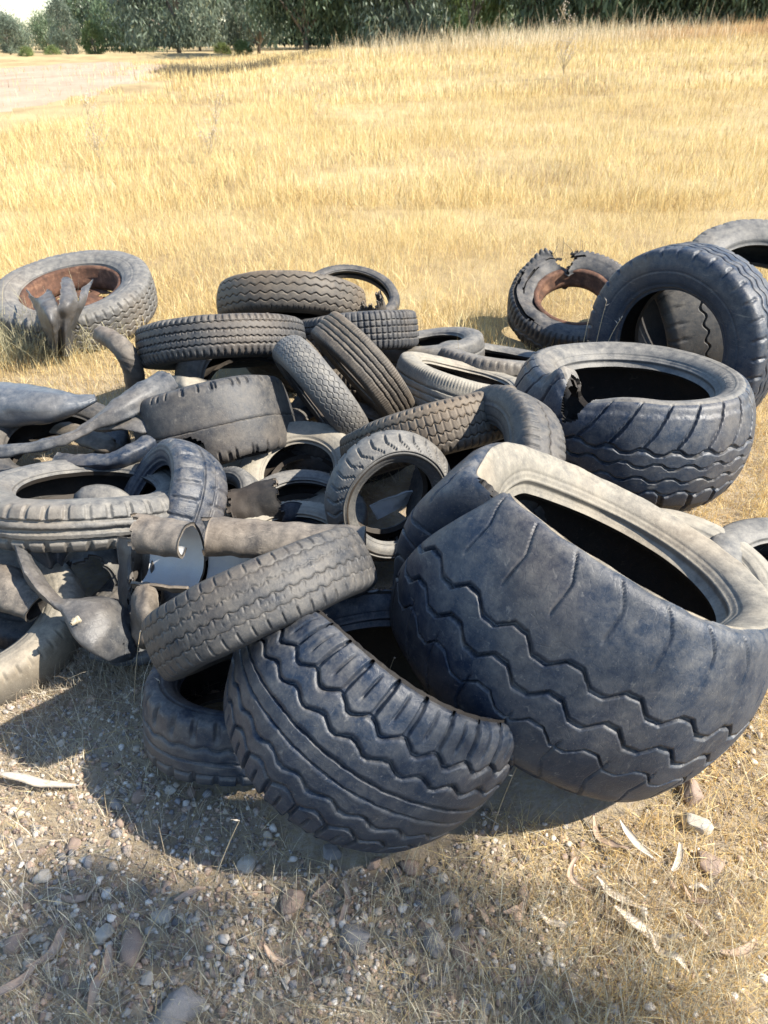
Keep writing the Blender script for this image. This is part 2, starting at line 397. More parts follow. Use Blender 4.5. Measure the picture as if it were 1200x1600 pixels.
    mt = RB[mat] if isinstance(mat, str) else mat
    for nm, msk in regs:
        kk = keep & msk[None]
        if kk.sum() == 0: continue
        v_, q_, n_ = compact(Vf, Q[kk], Nf); mesh_np(nm, v_, q_, (RB[sidemat] if sidemat and nm != 'tread' and cl[msk].mean() > 0 else mt), root, N=n_)
    # inner liner: coarse
    si = max(1, nt//120); sj = 3
    js = np.unique(np.r_[np.arange(0, nv, sj), nv-1]); ii = np.arange(0, nt, si)
    nr_s, nx_s = nr_[np.ix_(ii, js)], nx_[np.ix_(ii, js)]
    thk = thick+.008*(1-sstep(np.abs(nodes[js])/tw, .9, 1.2))[None]+0*ii[:, None]
    IN = place(PX[np.ix_(ii, js)], PR[np.ix_(ii, js)], thk+.0, TH[np.ix_(ii, js)])
    NI = -gnormals(IN)*(-1 if flip else 1)
    a_, b_ = len(ii), len(js)
    A, B = np.arange(a_)[:, None], np.arange(b_-1)[None]; A2 = (A+1) % a_
    QI = np.stack([A*b_+B, A*b_+B+1, A2*b_+B+1, A2*b_+B], -1)
    if flip: QI = QI[..., ::-1]
    kin = keep[np.ix_(ii, js[:-1])] if len(tears) else np.ones((a_, b_-1), bool)
    # skirts along all open boundaries of the outer grid, joined to the liner mesh
    nr_s, nx_s = nr_, nx_
    SK = []; 
    inner_full = Vf-Nf*(thick+.004)
    def addq(i0, j0, i1, j1): SK.append(np.stack([i0*nv+j0, i1*nv+j1, i1*nv+j1+nt*nv, i0*nv+j0+nt*nv], -1))
    ia = np.arange(nt)
    addq(ia, 0*ia, (ia+1) % nt, 0*ia); addq(ia, 0*ia+nv-1, (ia+1) % nt, 0*ia+nv-1)
    if len(tears):
        up_ = keep != np.roll(keep, 1, 0); q1, q2 = np.nonzero(up_); addq(q1, q2, q1, q2+1)
        rt = keep[:, 1:] != keep[:, :-1]; q1, q2 = np.nonzero(rt); addq(q1, q2+1, (q1+1) % nt, q2+1)
    SK = np.concatenate(SK); VV = np.concatenate([Vf, inner_full])
    v2, q2_, _ = compact(VV, SK)
    VI = IN.reshape(-1, 3); Vall = np.concatenate([VI, v2]); Qall = np.concatenate([QI[kin], q2_+len(VI)])
    v_, q_, _ = compact(Vall, Qall)
    mesh_np('inner_liner', v_, q_, RB[linermat], root)
    if rim:
        # rusty wheel rim with a dished, pierced centre
        rb = rr*R; nn = 96; tt_ = np.linspace(0, 2*np.pi, nn, endpoint=False)
        prf = np.array([(rb+.022, .66*hw), (rb+.02, .70*hw), (rb-.004, .69*hw), (rb-.012, .60*hw), (rb-.012, .1*hw), (rb-.03, 0), (rb-.03, -.4*hw), (rb-.008, -.6*hw), (rb+.02, -.68*hw)])
        P = np.stack([prf[None, :, 0]*np.cos(tt_)[:, None], prf[None, :, 0]*np.sin(tt_)[:, None], prf[None, :, 1]+0*tt_[:, None]], -1)
        P[..., 2] += warp*R*np.cos(2*tt_+seed)[:, None]
        rm = mesh_np('rim', P.reshape(-1, 3), gridq(nn, len(prf), True), RUST, root)
        md = rm.modifiers.new('thick', 'SOLIDIFY'); md.thickness = .005
        if rim == 'disc':
            rs = np.linspace(.22, .99, 12)*(rb-.03); P = np.stack([rs[None]*np.cos(tt_)[:, None], rs[None]*np.sin(tt_)[:, None], -.35*hw+.25*hw*np.cos(rs/rb*3)[None]+0*tt_[:, None]], -1)
            Qd = gridq(nn, 12, True).reshape(nn, 11, 4); kd = np.ones((nn, 11), bool)
            for k in range(8):
                for i in range(nn):
                    for j in range(11):
                        aa = tt_[i]-k*np.pi/4; aa = (aa+np.pi) % (2*np.pi)-np.pi
                        if (aa/.2)**2+((j-7)/2.3)**2 < 1: kd[i, j] = False
            hb = mesh_np('wheel_disc', P.reshape(-1, 3), Qd[kd], RUST, root); md = hb.modifiers.new('thick', 'SOLIDIFY'); md.thickness = .008
    return root
POSES = {
    'big': dict(c=(0.4768, 1.4625, 0.4056), a=(0.4594, 0.2003, 0.8653), R=0.454, W=0.5218),
    'front': dict(c=(-0.0159, 1.2674, 0.3078), a=(0.568, 0.1247, 0.8136), R=0.3319, W=0.4177),
    'narrow': dict(c=(-0.289, 1.4197, 0.4502), a=(0.4273, -0.577, -0.696), R=0.2826, W=0.1567),
    'wide': dict(c=(0.995, 2.8333, 0.2716), a=(0.0392, 0.0729, 0.9966), R=0.4778, W=0.4214),
    'stand': dict(c=(1.4078, 3.5049, 0.3443), a=(-0.7748, -0.6318, 0.0249), R=0.464, W=0.2473),
    'shred': dict(c=(1.1429, 4.5655, 0.2215), a=(-0.0667, -0.4541, 0.8885), R=0.3932, W=0.1972),
    'rusty': dict(c=(-1.9384, 4.7426, 0.1959), a=(-0.0419, -0.1999, 0.9789), R=0.4988, W=0.2379),
    'hump': dict(c=(-0.5139, 4.2162, 0.3206), a=(-0.023, -0.4782, -0.8779), R=0.4145, W=0.1992),
    'ribs': dict(c=(-0.7643, 3.4755, 0.361), a=(0.0785, -0.4132, -0.9072), R=0.3957, W=0.1812),
    'thin': dict(c=(-0.2113, 4.9776, 0.1505), a=(0.1276, -0.3083, 0.9427), R=0.3191, W=0.1275),
    'knobby': dict(c=(-0.1373, 3.9, 0.2726), a=(-0.0922, 0.3129, 0.9453), R=0.3193, W=0.1877),
    'blueflat': dict(c=(0.2614, 4.0424, 0.1185), a=(-0.1151, 0.1531, 0.9815), R=0.2995, W=0.1506),
    'pale': dict(c=(0.3639, 3.3082, 0.2028), a=(0.2449, 0.1992, 0.9489), R=0.3264, W=0.178),
    'flatright': dict(c=(0.6078, 3.8259, 0.1252), a=(0.1149, 0.2031, 0.9724), R=0.3386, W=0.134),
    'lean8': dict(c=(-0.0889, 3.1878, 0.3479), a=(-0.7432, -0.3448, -0.5734), R=0.2812, W=0.1503),
    'lean9': dict(c=(-0.265, 3.0091, 0.3056), a=(-0.7832, -0.3894, -0.4847), R=0.2814, W=0.137),
    'torn': dict(c=(-0.7288, 3.1559, 0.1098), a=(-0.1449, 0.0756, 0.9866), R=0.3648, W=0.2701),
    'mid': dict(c=(0.1766, 2.5466, 0.3504), a=(0.29, -0.4435, -0.8481), R=0.3471, W=0.176),
    'back12': dict(c=(0.3202, 2.2037, 0.3243), a=(-0.8391, -0.2266, 0.4944), R=0.3396, W=0.1698),
    'face': dict(c=(0.0219, 2.3667, 0.1797), a=(0.4344, -0.8965, -0.0867), R=0.2451, W=0.1172),
    'blue14': dict(c=(-0.8123, 2.132, 0.2072), a=(-0.3039, -0.1029, 0.9471), R=0.3354, W=0.1905),
    'flat15': dict(c=(-1.0416, 2.2172, 0.2724), a=(0.1167, 0.439, 0.8909), R=0.3716, W=0.1543),
    'under22': dict(c=(-0.3386, 1.5054, 0.2708), a=(-0.6265, 0.0876, 0.7745), R=0.3302, W=0.1993),
    'ring28': dict(c=(0.948, 1.9362, 0.1138), a=(0.1221, -0.1249, 0.9846), R=0.3089, W=0.1538),
    'low30': dict(c=(-1.1625, 1.5807, 0.207), a=(0.1282, 0.6118, 0.7805), R=0.3227, W=0.1418),
    'back26': dict(c=(2.2096, 4.4562, 0.3313), a=(-0.0675, -0.4799, 0.8747), R=0.5003, W=0.2504),
}
POSES['thin']['W'] = .085
POSES['big'].update(a=(.44, .16, .883), W=.50, c=(.479, 1.482, .392))
POSES['front'].update(W=.40)
def theta_of(key, P):
    q = POSES[key]; x, y, a = frame(q['a']); d = np.asarray(P)-np.array(q['c']); return math.atan2(d@y, d@x)
def T(key, name, label, **k):
    q = POSES[key]; return tyre(name, label, k.pop('c', q['c']), k.pop('a', q['a']), k.pop('R', q['R']), k.pop('W', q['W']), **k)
def tdiff(TH, t0): return (TH-t0+np.pi) % (2*np.pi)-np.pi

# --- the big worn one in front, right
tb = theta_of('big', spot(706, 778, .5)); tn = theta_of('big', spot(850, 1000, .35))
tl = theta_of('big', spot(590, 900, .45))
sgn = 1. if tdiff(tn, tb) > 0 else -1.
def def_big(P, TH, rn, xn):
    tc = 1.0+.45*sstep(xn, -1.0, 1.0)                        # the crease runs slantwise across the tread
    d = tdiff(TH, tc); e = np.exp(-(d/.08)**2)*sstep(xn, -1.3, -.2); e2 = np.exp(-((d-.24)/.16)**2); e3 = np.exp(-((d+.22)/.15)**2)
    s = 1-.19*e+.03*e2*sstep(xn, -1, .3)+.04*e3
    P[..., 0] *= s; P[..., 1] *= s
    P[..., 2] -= (.035*e+.03*e3)*sstep(xn, .0, 1.)
    near = sstep(np.cos(TH-tn), -.15, .75)
    P[..., 2] -= near*np.where(xn > 0, .07, 0)*sstep(1-rn, .03, .38)
    return P
g5 = [(-.50, .006, .010, .015), (-.20, .009, .015, .015), (.12, .009, .014, .015)]
mark = lugs(.42, 1.05, .115, .0035, .006, .5, .6, both=True)
T('big', 'truck_tyre', 'largest tyre, worn bald and creased at its upper left, lying on the front tyre', p=pat(g5, .128, 2.1, extra=mark),
  mat='blue', nt=960, fill=.008, rr=.60, crown=.085, deform=def_big, warp=.01, seed=3, sidemat='tan', tears=((1.45, .13, .93, 1.3, .55),), oval=.0, thick=.016, shoulder=.88)
# --- front, deep zigzag tread
hexl = combine(lugs(.66, 1.20, .078, .010, .014, 0, 0), lugs(.80, 1.12, .078, .005, .009, 0, 0, ph=.5))
tp = theta_of('front', spot(492, 905, .5))
def def_front(P, TH, rn, xn):
    e = np.exp(-(tdiff(TH, .70)/.95)**2)*sstep(xn, -.7, .9); P[..., 2] -= e*.15; q = 1-.05*e; P[..., 0] *= q; P[..., 1] *= q; return P
g6 = [(-.64, .009, .014, .010), (-.36, .008, .013, .008), (-.10, .005, .012, 0), (.10, .005, .012, 0), (.36, .008, .013, -.008), (.64, .009, .014, -.010)]
tf = theta_of('front', spot(790, 1215, .12))
T('front', 'truck_tyre', 'dark tyre with deep zigzag grooves and scalloped shoulder, nearest the gravel', p=pat(g6, .078, 1.5, extra=hexl), deform=def_front,
  mat='blue', nt=900, fill=.009, rr=.58, crown=.10, warp=.01, seed=5, oval=.03, ovang=tf, thick=.016, shoulder=.88)
# --- narrow leaning one
g7 = [(-.62, .0022, .0035, .002), (-.25, .0026, .004, .003), (.12, .0026, .004, .003), (.50, .0022, .0035, .002)]
nl = combine(lugs(.70, 1.04, .034, .0028, .006, .1), lugs(.12, .30, .034, .0020, .004, .8), lugs(.50, .62, .034, .0018, .003, .4), lugs(.25, .34, .017, .0015, .003, .4))
T('narrow', 'van_tyre', 'narrow siped tyre leaning on edge over the front zigzag tyre', p=pat(g7, .034, 2.2, extra=nl), mat='char', nt=900, fill=.007, crown=.03, warp=.006, seed=8)
# --- wide torn one
tw_ = theta_of('wide', spot(918, 628, .44))
def def_wide(P, TH, rn, xn):
    d = tdiff(TH, tw_); P[..., 2] -= .035*np.exp(-((d-.12)/.2)**2)*sstep(xn, .2, 1)
    P[..., 2] += .05*np.exp(-((d+.24)/.10)**2)*sstep(xn, .4, 1)*sstep(1-rn, 0, .1)
    return P
g8 = [(-.52, .013, .014, .012), (-.26, .011, .014, -.012), (0., .011, .014, .012), (.24, .012, .014, -.010)]
wl = combine(lugs(.27, 1.16, .118, .009, .012, -.9, 0, both=False), lambda L, S, q: lugs(.55, 1.2, .118, .020, .016, .1, .4, both=False)(-L, S, q))
def sidetext(la, th, L):
    d = tdiff(th, tw_+2.15); q = np.abs(d) < .26
    t = d*16; return -.0028*(sstep(np.cos(t*2*np.pi)+.5*np.cos(t*4.4+la*40), .2, .6))*bar(la, .78, .07, .008)*q*(L > 0)
T('wide', 'truck_tyre', 'wide flat-lying tyre with blocky chevron tread and a ragged hole in its upper shoulder', p=pat(g8, .118, 2.0, extra=wl),
  mat='blue', nt=900, fill=.009, rr=.60, crown=.07, warp=.006, seed=12, tears=((tw_, .17, .62, 3.4, .38),), deform=def_wide, side=sidetext, sidemat='grey', shoulder=.84, thick=.016)
# --- standing one behind it
sl = lugs(.62, 1.2, .085, .010, .010, .2)
T('stand', 'truck_tyre', 'tyre standing upright behind the wide torn tyre, its dark sidewall facing left', p=pat([(-.3, .008, .008, .008), (.1, .008, .008, .008), (.4, .008, .008, .008)], .085, 1.5, extra=sl), mat='blue', nt=480, fill=.009, warp=.004, seed=14, rr=.575)
tyre('truck_tyre', 'dark tyre seen through the hole of the upright tyre', (1.56, 3.98, .33), (.93, .10, .30), .36, .34, p=pat([(0, .01, .01, .01)], .08, extra=sl), mat='char', nt=240, fill=.02, seed=15)
T('back26', 'truck_tyre', 'tyre at the right edge, furthest back, tilted behind the upright tyre', p=pat([(-.3, .008, .008, .008), (.3, .008, .008, .008)], .085, extra=sl), mat='grey', nt=300, fill=.014, warp=.006, seed=16)
# --- shredded tyre
ts = theta_of('shred', spot(860, 402, .35)); ts2 = theta_of('shred', spot(808, 480, .2)); ts3 = theta_of('shred', spot(870, 418, .3))
def def_shred(P, TH, rn, xn):
    d = tdiff(TH, ts); e = np.exp(-(d/.3)**2)
    q = 1+.10*e*vnoise(P*9, 3, 1.)*2-.10*np.exp(-((d)/.10)**2); P[..., 0] *= q; P[..., 1] *= q
    P[..., 2] += .06*np.exp(-((d-.35)/.18)**2)*sstep(rn, .85, 1.)+.03*vnoise(P*1., 8, 14.)*np.exp(-(tdiff(TH, ts2)/.9)**2)
    return P
T('shred', 'shredded_tyre', 'shredded tyre with ragged split casing still on a rusty rim', p=pat([(0, .012, .01, .006)], .06, extra=lugs(.3, 1.15, .035, .010, .012)), mat='char', nt=420, fill=.012, rr=.56,
  tears=((ts, .20, -1.2, 2.6, .9), (ts2, .85, 1.08, 1.36, .75), (ts3, .40, 1.5, 1.7, .7), (ts2-.5, .4, 1.7, 1.85, .6)), deform=def_shred, rim='ring', seed=17, sag=(.1, .1))
shred_root = [o for o in COL.objects if o.name.startswith('shredded_tyre')][0]
for i in range(16):
    t0 = ts+random.uniform(-.35, .25); r0 = POSES['shred']['R']*random.uniform(.78, .97); p0 = np.array([math.cos(t0)*r0, math.sin(t0)*r0, .07]); tt_ = np.linspace(0, 1, 7)[:, None]
    pw = p0+np.array([random.uniform(-.05, .05), random.uniform(-.05, .05), random.uniform(.03, .10)])*tt_+np.array([random.uniform(-.05, .05), random.uniform(-.05, .05), 0])*tt_**2
    V, Q = poly_tubes([(pw, .0016, .0010)], 4); mesh_np('cord', V, Q, RB['casing'], shred_root)
# --- back left on a rusty rim
T('rusty', 'truck_tyre', 'tyre on a rusty orange wheel rim lying apart at the back left', p=pat([(-.5, .006, .01, .007), (-.15, .006, .01, .007), (.2, .006, .01, .007), (.5, .006, .01, .007)], .06, extra=lugs(.66, 1.2, .055, .009, .011)), mat='grey', nt=480, fill=.011, rr=.585, rim='disc', warp=.006, seed=18)
T('hump', 'truck_tyre', 'brownish tyre with four zigzag grooves on top of the pile at the back', p=pat([(-.62, .004, .009, .006), (-.22, .004, .009, .006), (.2, .004, .009, .006), (.6, .004, .009, .006)], .058, 1.3, extra=lugs(.9, 1.12, .029, .004, .008)), mat='brown', nt=640, fill=.009, warp=.004, seed=19, crown=.03)
T('ribs', 'van_tyre', 'finely serrated tyre tilted on the pile just right of the curved tube', p=pat([(-.62, .005, .008, .003), (-.25, .005, .008, .003), (.12, .005, .008, .003), (.45, .005, .008, .003)], .030, 1.2, extra=combine(lugs(.7, 1.12, .030, .010, .010), lugs(.1, .3, .03, .004, .005))), mat='char', nt=720, fill=.009, warp=.004, seed=20)
T('thin', 'scooter_tyre', 'thin tyre ring lying in the dry grass behind the pile with straw growing through', p=pat([(0, .005, .004, .003)], .03, extra=lugs(.3, 1.1, .03, .006, .006)), mat='char', nt=300, fill=.012, rr=.76, seed=21)
T('knobby', 'car_tyre', 'knobbly block-tread tyre lying flat right of the zigzag-grooved top tyre', p=pat([(-.5, .006, .009, 0), (-.16, .006, .009, 0), (.18, .006, .009, 0), (.52, .006, .009, 0)], .05, extra=combine(lugs(-.1, 1.15, .030, .006, .009), lugs(0, 1.1, .03, .006, .009))), mat='char', nt=540, fill=.009, seed=22)
tyre('car_tyre', 'lower block-tread tyre squashed under the knobbly tyre', (-.08, 3.80, .08), (0, .1, 1), .30, .15, p=pat([(0, .006, .009, 0)], .05, extra=lugs(.05, 1.1, .025, .006, .009)), mat='brown', nt=300, fill=.014, seed=23)
T('blueflat', 'car_tyre', 'smooth blue-grey ring tyre lying behind the pale straw-filled tyre', p=pat([(0, .006, .006, 0)]), mat='grey', nt=240, fill=.014, seed=24)
T('pale', 'car_tyre', 'pale dusty tyre lying open side up with straw growing in its hole', p=pat([(-.5, .005, .008, 0), (-.15, .006, .008, 0), (.2, .005, .008, 0)], extra=lugs(.5, 1.12, .014, .0025, .004)), mat='pale', nt=600, fill=.010, rr=.63, warp=.012, seed=25)
T('flatright', 'car_tyre', 'tyre lying flat between the pale open tyre and the shredded tyre', p=pat([(0, .006, .008, .004)], .04, extra=lugs(.5, 1.12, .04, .007, .008)), mat='grey', nt=300, fill=.013, seed=26)
# --- leaning pair in the middle
T('lean8', 'car_tyre', 'leaning tyre with straight parallel grooves, right-hand one of the leaning pair at mid pile', p=pat([(-.5, .0045, .008, 0), (-.17, .005, .008, 0), (.15, .005, .008, 0), (.42, .0045, .008, 0)], extra=combine(lugs(.55, 1.1, .012, .002, .003), lugs(-.1, .5, .012, .0012, .002))), mat='brown', nt=720, fill=.009, rr=.62, seed=27, crown=.015, shoulder=.93)
fine = [(q, .002, .004, .0045*(1 if i % 2 else -1)) for i, q in enumerate(np.linspace(-.72, .72, 7))]
T('lean9', 'car_tyre', 'leaning tyre with worn fine hexagonal sipes, left-hand one of the leaning pair at mid pile', p=pat(fine, .032, 1.6), mat='grey', nt=720, fill=.010, rr=.62, seed=28, crown=.06, shoulder=.86)
# --- torn wide one
POSES['torn'] = dict(c=tuple(spot(338, 668, .20)), a=(-.25, .42, .88), R=.345, W=.31)
tt0 = theta_of('torn', POSES['torn']['c']+np.array([.03, -.3, -.1]))
def def_torn(P, TH, rn, xn):
    P[..., 2] += .05*P[..., 0]*np.abs(P[..., 0])*2; e = np.exp(-(tdiff(TH, tt0)/.22)**2); q = 1-.06*e*sstep(-xn, -.3, 1.); P[..., 0] *= q; P[..., 1] *= q; return P
tyre('truck_tyre', 'wide worn-smooth tyre with a burnt hole and wavy shoulder left of the leaning pair', spot(338, 668, .20), (-.25, .42, .88), .345, .31, p=pat([(-.1, .004, .006, 0)], extra=combine(lugs(.78, 1.2, .072, .007, .010, .3, .5), lugs(.8, 1.1, .12, .012, .012, .0))), mat='char', nt=640, fill=.010,
  seed=29, crown=.03, tears=((tt0, .15, -.75, -.25, .5), (tt0+1.0, .5, -1.4, -1.0, .9)), deform=def_torn, oval=.05, ovang=1.)
T('mid', 'van_tyre', 'tyre lying on edge just above the tyre that faces the viewer', p=pat([(-.6, .003, .006, .003), (-.2, .0035, .006, .004), (.2, .0035, .006, .004), (.6, .003, .006, .003)], .028, 2., extra=combine(lugs(.85, 1.1, .028, .006, .008), lugs(-.6, .6, .028, .002, .004, both=False))), mat='brown', nt=720, fill=.008, seed=30, crown=.03)
T('back12', 'car_tyre', 'tyre standing behind the crease of the largest tyre with its ribbed right shoulder lit', p=pat([(0, .005, .007, .003)], .04, extra=lugs(.45, 1.15, .032, .004, .007)), mat='char', nt=480, fill=.010, seed=31)
tyre('tractor_tyre', 'tyre with chevron lugs whose round hole faces the viewer at the centre', (.02, 2.14, .315), (.30, -.90, .12), .222, .15, p=pat([], extra=combine(lugs(.25, 1.22, .048, .007, .009, .6, .8))), mat='grey', nt=720, fill=.008, rr=.60, seed=32, crown=.10, shoulder=.82)
tyre('tractor_tyre', 'dark tyre with lugged crown leaning behind the flat ribbed tyre at left', spot(258, 806, .19), (-.72, -.30, .60), .27, .19, p=pat([(-.4, .008, .007, 0), (.1, .008, .007, 0)], extra=lugs(.2, 1.15, .065, .012, .007, .2)), mat='blue', nt=420, fill=.010, rr=.60, seed=33, crown=.05)
tyre('tractor_tyre', 'ribbed front tractor tyre lying flat at the left with notched shoulder blocks', spot(138, 784, .27), (.05, .27, .96), .36, .15, p=pat([(-.42, .014, .011, 0), (0., .014, .011, 0), (.42, .010, .010, 0)], extra=lugs(.50, 1.15, .062, .016, .010)), mat='grey', nt=640, fill=.009, rr=.60, seed=34, crown=.04, warp=.02)
tyre('car_tyre', 'dark tyre half hidden in shade under the narrow siped tyre', spot(362, 1104, .11), (.10, .22, .97), .225, .19, p=pat([(-.6, .006, .007, 0), (-.2, .006, .007, 0), (.2, .008, .009, .004)], .06, extra=lugs(.55, 1.1, .06, .012, .010)), mat='blue', nt=420, fill=.010, seed=35)
T('ring28', 'car_tyre', 'pale bald tyre lying flat between the largest tyre and the wide torn tyre', p=pat([]), mat='pale', nt=300, fill=.012, rr=.64, seed=36)
tyre('car_tyre', 'tyre at the right edge beside the largest tyre, mostly out of view', spot(1255, 930, .08), (.1, -.1, 1), .33, .16, p=pat([(0, .006, .006, 0)]), mat='grey', nt=240, fill=.014, seed=37, rr=.62)
tyre('car_tyre', 'dusty worn tyre at the lower left edge with torn rubber in its hole', spot(-28, 975, .10), (.05, -.20, .97), .30, .16, p=pat([], extra=lugs(.7, 1.15, .040, .006, .006)), mat='tan', nt=420, fill=.010, rr=.60, seed=38, crown=.05)
# --- tyres mostly buried in the pile
B_ = [
 ('car_tyre', 'brown-walled tyre beneath the zigzag-grooved top tyre, only its side showing', spot(475, 528, .2), (.1, -.35, .9), .36, .18, 'brown', .62),
 ('car_tyre', 'brown tyre beneath the fine-grooved tyre, only its underside showing', spot(395, 606, .18), (.15, -.5, .85), .36, .2, 'brown', .6),
 ('car_tyre', 'pale fine-treaded tyre wedged flat below the leaning pair', spot(470, 748, .09), (-.12, -.42, .9), .25, .16, 'pale', .55),
 ('car_tyre', 'blue-grey smooth ring tyre low in the pile left of the tyre facing the viewer', spot(476, 806, .12), (.1, -.1, 1), .23, .11, 'grey', .66),
 ('car_tyre', 'pale tyre with a serrated shoulder behind the long cut casing strip', spot(458, 872, .16), (0, -.15, 1), .24, .12, 'pale', .66),
 ('car_tyre', 'small tyre with its rounded edge poking out right of the lugged dark tyre', spot(345, 806, .12), (-.5, -.3, .8), .19, .13, 'grey', .6),
 ('car_tyre', 'dark tyre deep under the flat ribbed tyre', spot(90, 900, .04), (.1, -.2, 1), .33, .18, 'char', .6),
 ('car_tyre', 'dark tyre deep under the narrow siped tyre', spot(400, 925, .05), (.1, -.1, 1), .30, .18, 'char', .6),
 ('car_tyre', 'dark tyre under the crossed inner tubes at the left', spot(90, 710, .12), (.1, -.2, 1), .30, .2, 'char', .6),
 ('car_tyre', 'dark tyre at the core of the pile below the leaning pair', spot(540, 690, .05), (.1, .1, 1), .30, .2, 'char', .6),
 ('car_tyre', 'tyre under the tyre lying on edge at the centre, near its right end', spot(770, 705, .15), (-.2, .1, 1), .28, .16, 'blue', .6),
]
for i, (nm, lb, c, a, R, W, mt, rr) in enumerate(B_):
    ex = lugs(.62, 1.12, .020, .004, .008) if i == 4 else lugs(.5, 1.1, .018, .002, .003)
    tyre(nm, lb, c, a, R, W, p=pat([(-.3, .003, .006, .003), (.3, .003, .006, .003)], .035, extra=ex), mat=mt, nt=360, fill=.014, rr=rr, seed=50+i)

# ------------------------------------------------------------------ torn tubes, sheets and cut casings
def resample(G, nu, nv):
    G = np.asarray(G, float); A = catmull(G, nu); return catmull(A.transpose(1, 0, 2), nv).transpose(1, 0, 2)
def sheet(name, label, G, th, mat, cat, wrap=False, keep=None, group=None, rough=.004, freq=14, seed=1, mat2=None, wr=None):
    """G (nu, nv, 3) world points; a sheet of real thickness; wrap closes it along v (a tube)"""
    G = np.array(G, float); nu, nv = G.shape[:2]; org = G.reshape(-1, 3).mean(0); G = G-org
    if wrap: N = np.cross(np.gradient(G, axis=0), np.roll(G, -1, 1)-np.roll(G, 1, 1))
    else: N = np.cross(np.gradient(G, axis=0), np.gradient(G, axis=1))
    N /= np.linalg.norm(N, axis=-1, keepdims=True)+1e-9
    if wrap:
        cen = G.mean(1, keepdims=True)
        if ((G-cen)*N).sum() < 0: N = -N
    G = G+N*(rough*(vnoise(G, seed, freq)+.5*vnoise(G, seed+1, freq*2.7)))[..., None]
    wr = (.0035 if wrap else .003) if wr is None else wr
    if wr and wrap:
        a_ = np.linspace(0, 2*np.pi, nv, endpoint=False)[None]+0*np.arange(nu)[:, None]; u_ = np.linspace(0, 1, nu)[:, None]+0*a_
        q_ = 1-2*np.abs(vnoise(np.stack([np.cos(a_)*2.6, np.sin(a_)*2.6, u_*3.5], -1), seed+30, 1.)); G = G+N*(wr*(q_-.5))[..., None]
        q_ = 1-2*np.abs(vnoise(np.stack([np.cos(a_)*1.2+u_*9, np.sin(a_)*1.2, u_*14], -1), seed+31, 1.)); G = G+N*(wr*.8*np.clip(q_-.4, 0, 1))[..., None]
    elif wr:
        q_ = 1-2*np.abs(vnoise(G, seed+30, 22.)); G = G+N*(wr*(q_-.5))[..., None]
    A = G+N*th*(0 if wrap else .5); B = G-N*th*(1 if wrap else .5)
    i = np.arange(nu-1)[:, None]; j = np.arange(nv if wrap else nv-1)[None]; j2 = (j+1) % nv
    Q = np.stack([i*nv+j, (i+1)*nv+j, (i+1)*nv+j2, i*nv+j2], -1)
    kp = np.ones(Q.shape[:2], bool) if keep is None else keep(np.linspace(0, 1, Q.shape[0])[:, None]+0*j, np.linspace(0, 1, Q.shape[1])[None]+0*i)
    n_ = nu*nv; parts = [Q[kp], Q[kp][:, ::-1]+n_]
    K = np.pad(kp, 1)
    if wrap: K[:, 0] = K[:, -2]; K[:, -1] = K[:, 1]
    up_, dn, lf, rg = K[:-2, 1:-1], K[2:, 1:-1], K[1:-1, :-2], K[1:-1, 2:]
    for msk, (a, b) in ((kp & ~up_, (0, 3)), (kp & ~dn, (2, 1)), (kp & ~lf, (1, 0)), (kp & ~rg, (3, 2))):
        q = Q[msk]; parts.append(np.stack([q[:, b], q[:, a], q[:, a]+n_, q[:, b]+n_], -1))
    V = np.concatenate([A.reshape(-1, 3), B.reshape(-1, 3)]); V, QQ, _ = compact(V, np.concatenate(parts))
    o = mesh_np(name, V, QQ, RB[mat] if isinstance(mat, str) else mat); o.location = org
    if mat2:
        o.data.materials.append(RB[mat2]); n1 = int(kp.sum()); mi = np.zeros(len(QQ), np.int32); mi[n1:2*n1] = 1; o.data.polygons.foreach_set('material_index', mi)
    tag(o, label, cat, group); return o
def tube(path, nseg=60, nring=28, wave=.0, sq=2.0):
    """path rows (u, v, z, half width, half height, roll degrees) -> closed ring grid"""
    C = np.array([[*spot(u, v, z), a, b, math.radians(r)] for u, v, z, a, b, r in path]); D = catmull(C, nseg)
    P = D[:, :3]; Tn = np.gradient(P, axis=0); Tn /= np.linalg.norm(Tn, axis=1, keepdims=True)
    n1 = np.cross(Tn, [0, 0, 1.]); n1 /= np.linalg.norm(n1, axis=1, keepdims=True)+1e-9; n2 = np.cross(n1, Tn)
    c, s = np.cos(D[:, 5])[:, None], np.sin(D[:, 5])[:, None]; m1 = n1*c+n2*s; m2 = -n1*s+n2*c
    t = np.linspace(0, 2*np.pi, nring, endpoint=False); ct, st = np.cos(t), np.sin(t)
    cx = np.sign(ct)*np.abs(ct)**(2/sq); cy = np.sign(st)*np.abs(st)**(2/sq)
    cx, cy = cx[None, :, None], cy[None, :, None]
    return P[:, None]+m1[:, None]*np.maximum(D[:, 3], .002)[:, None, None]*cx+m2[:, None]*np.maximum(D[:, 4], .002)[:, None, None]*cy
def S3(rows): return [[spot(*q) for q in row] for row in rows]

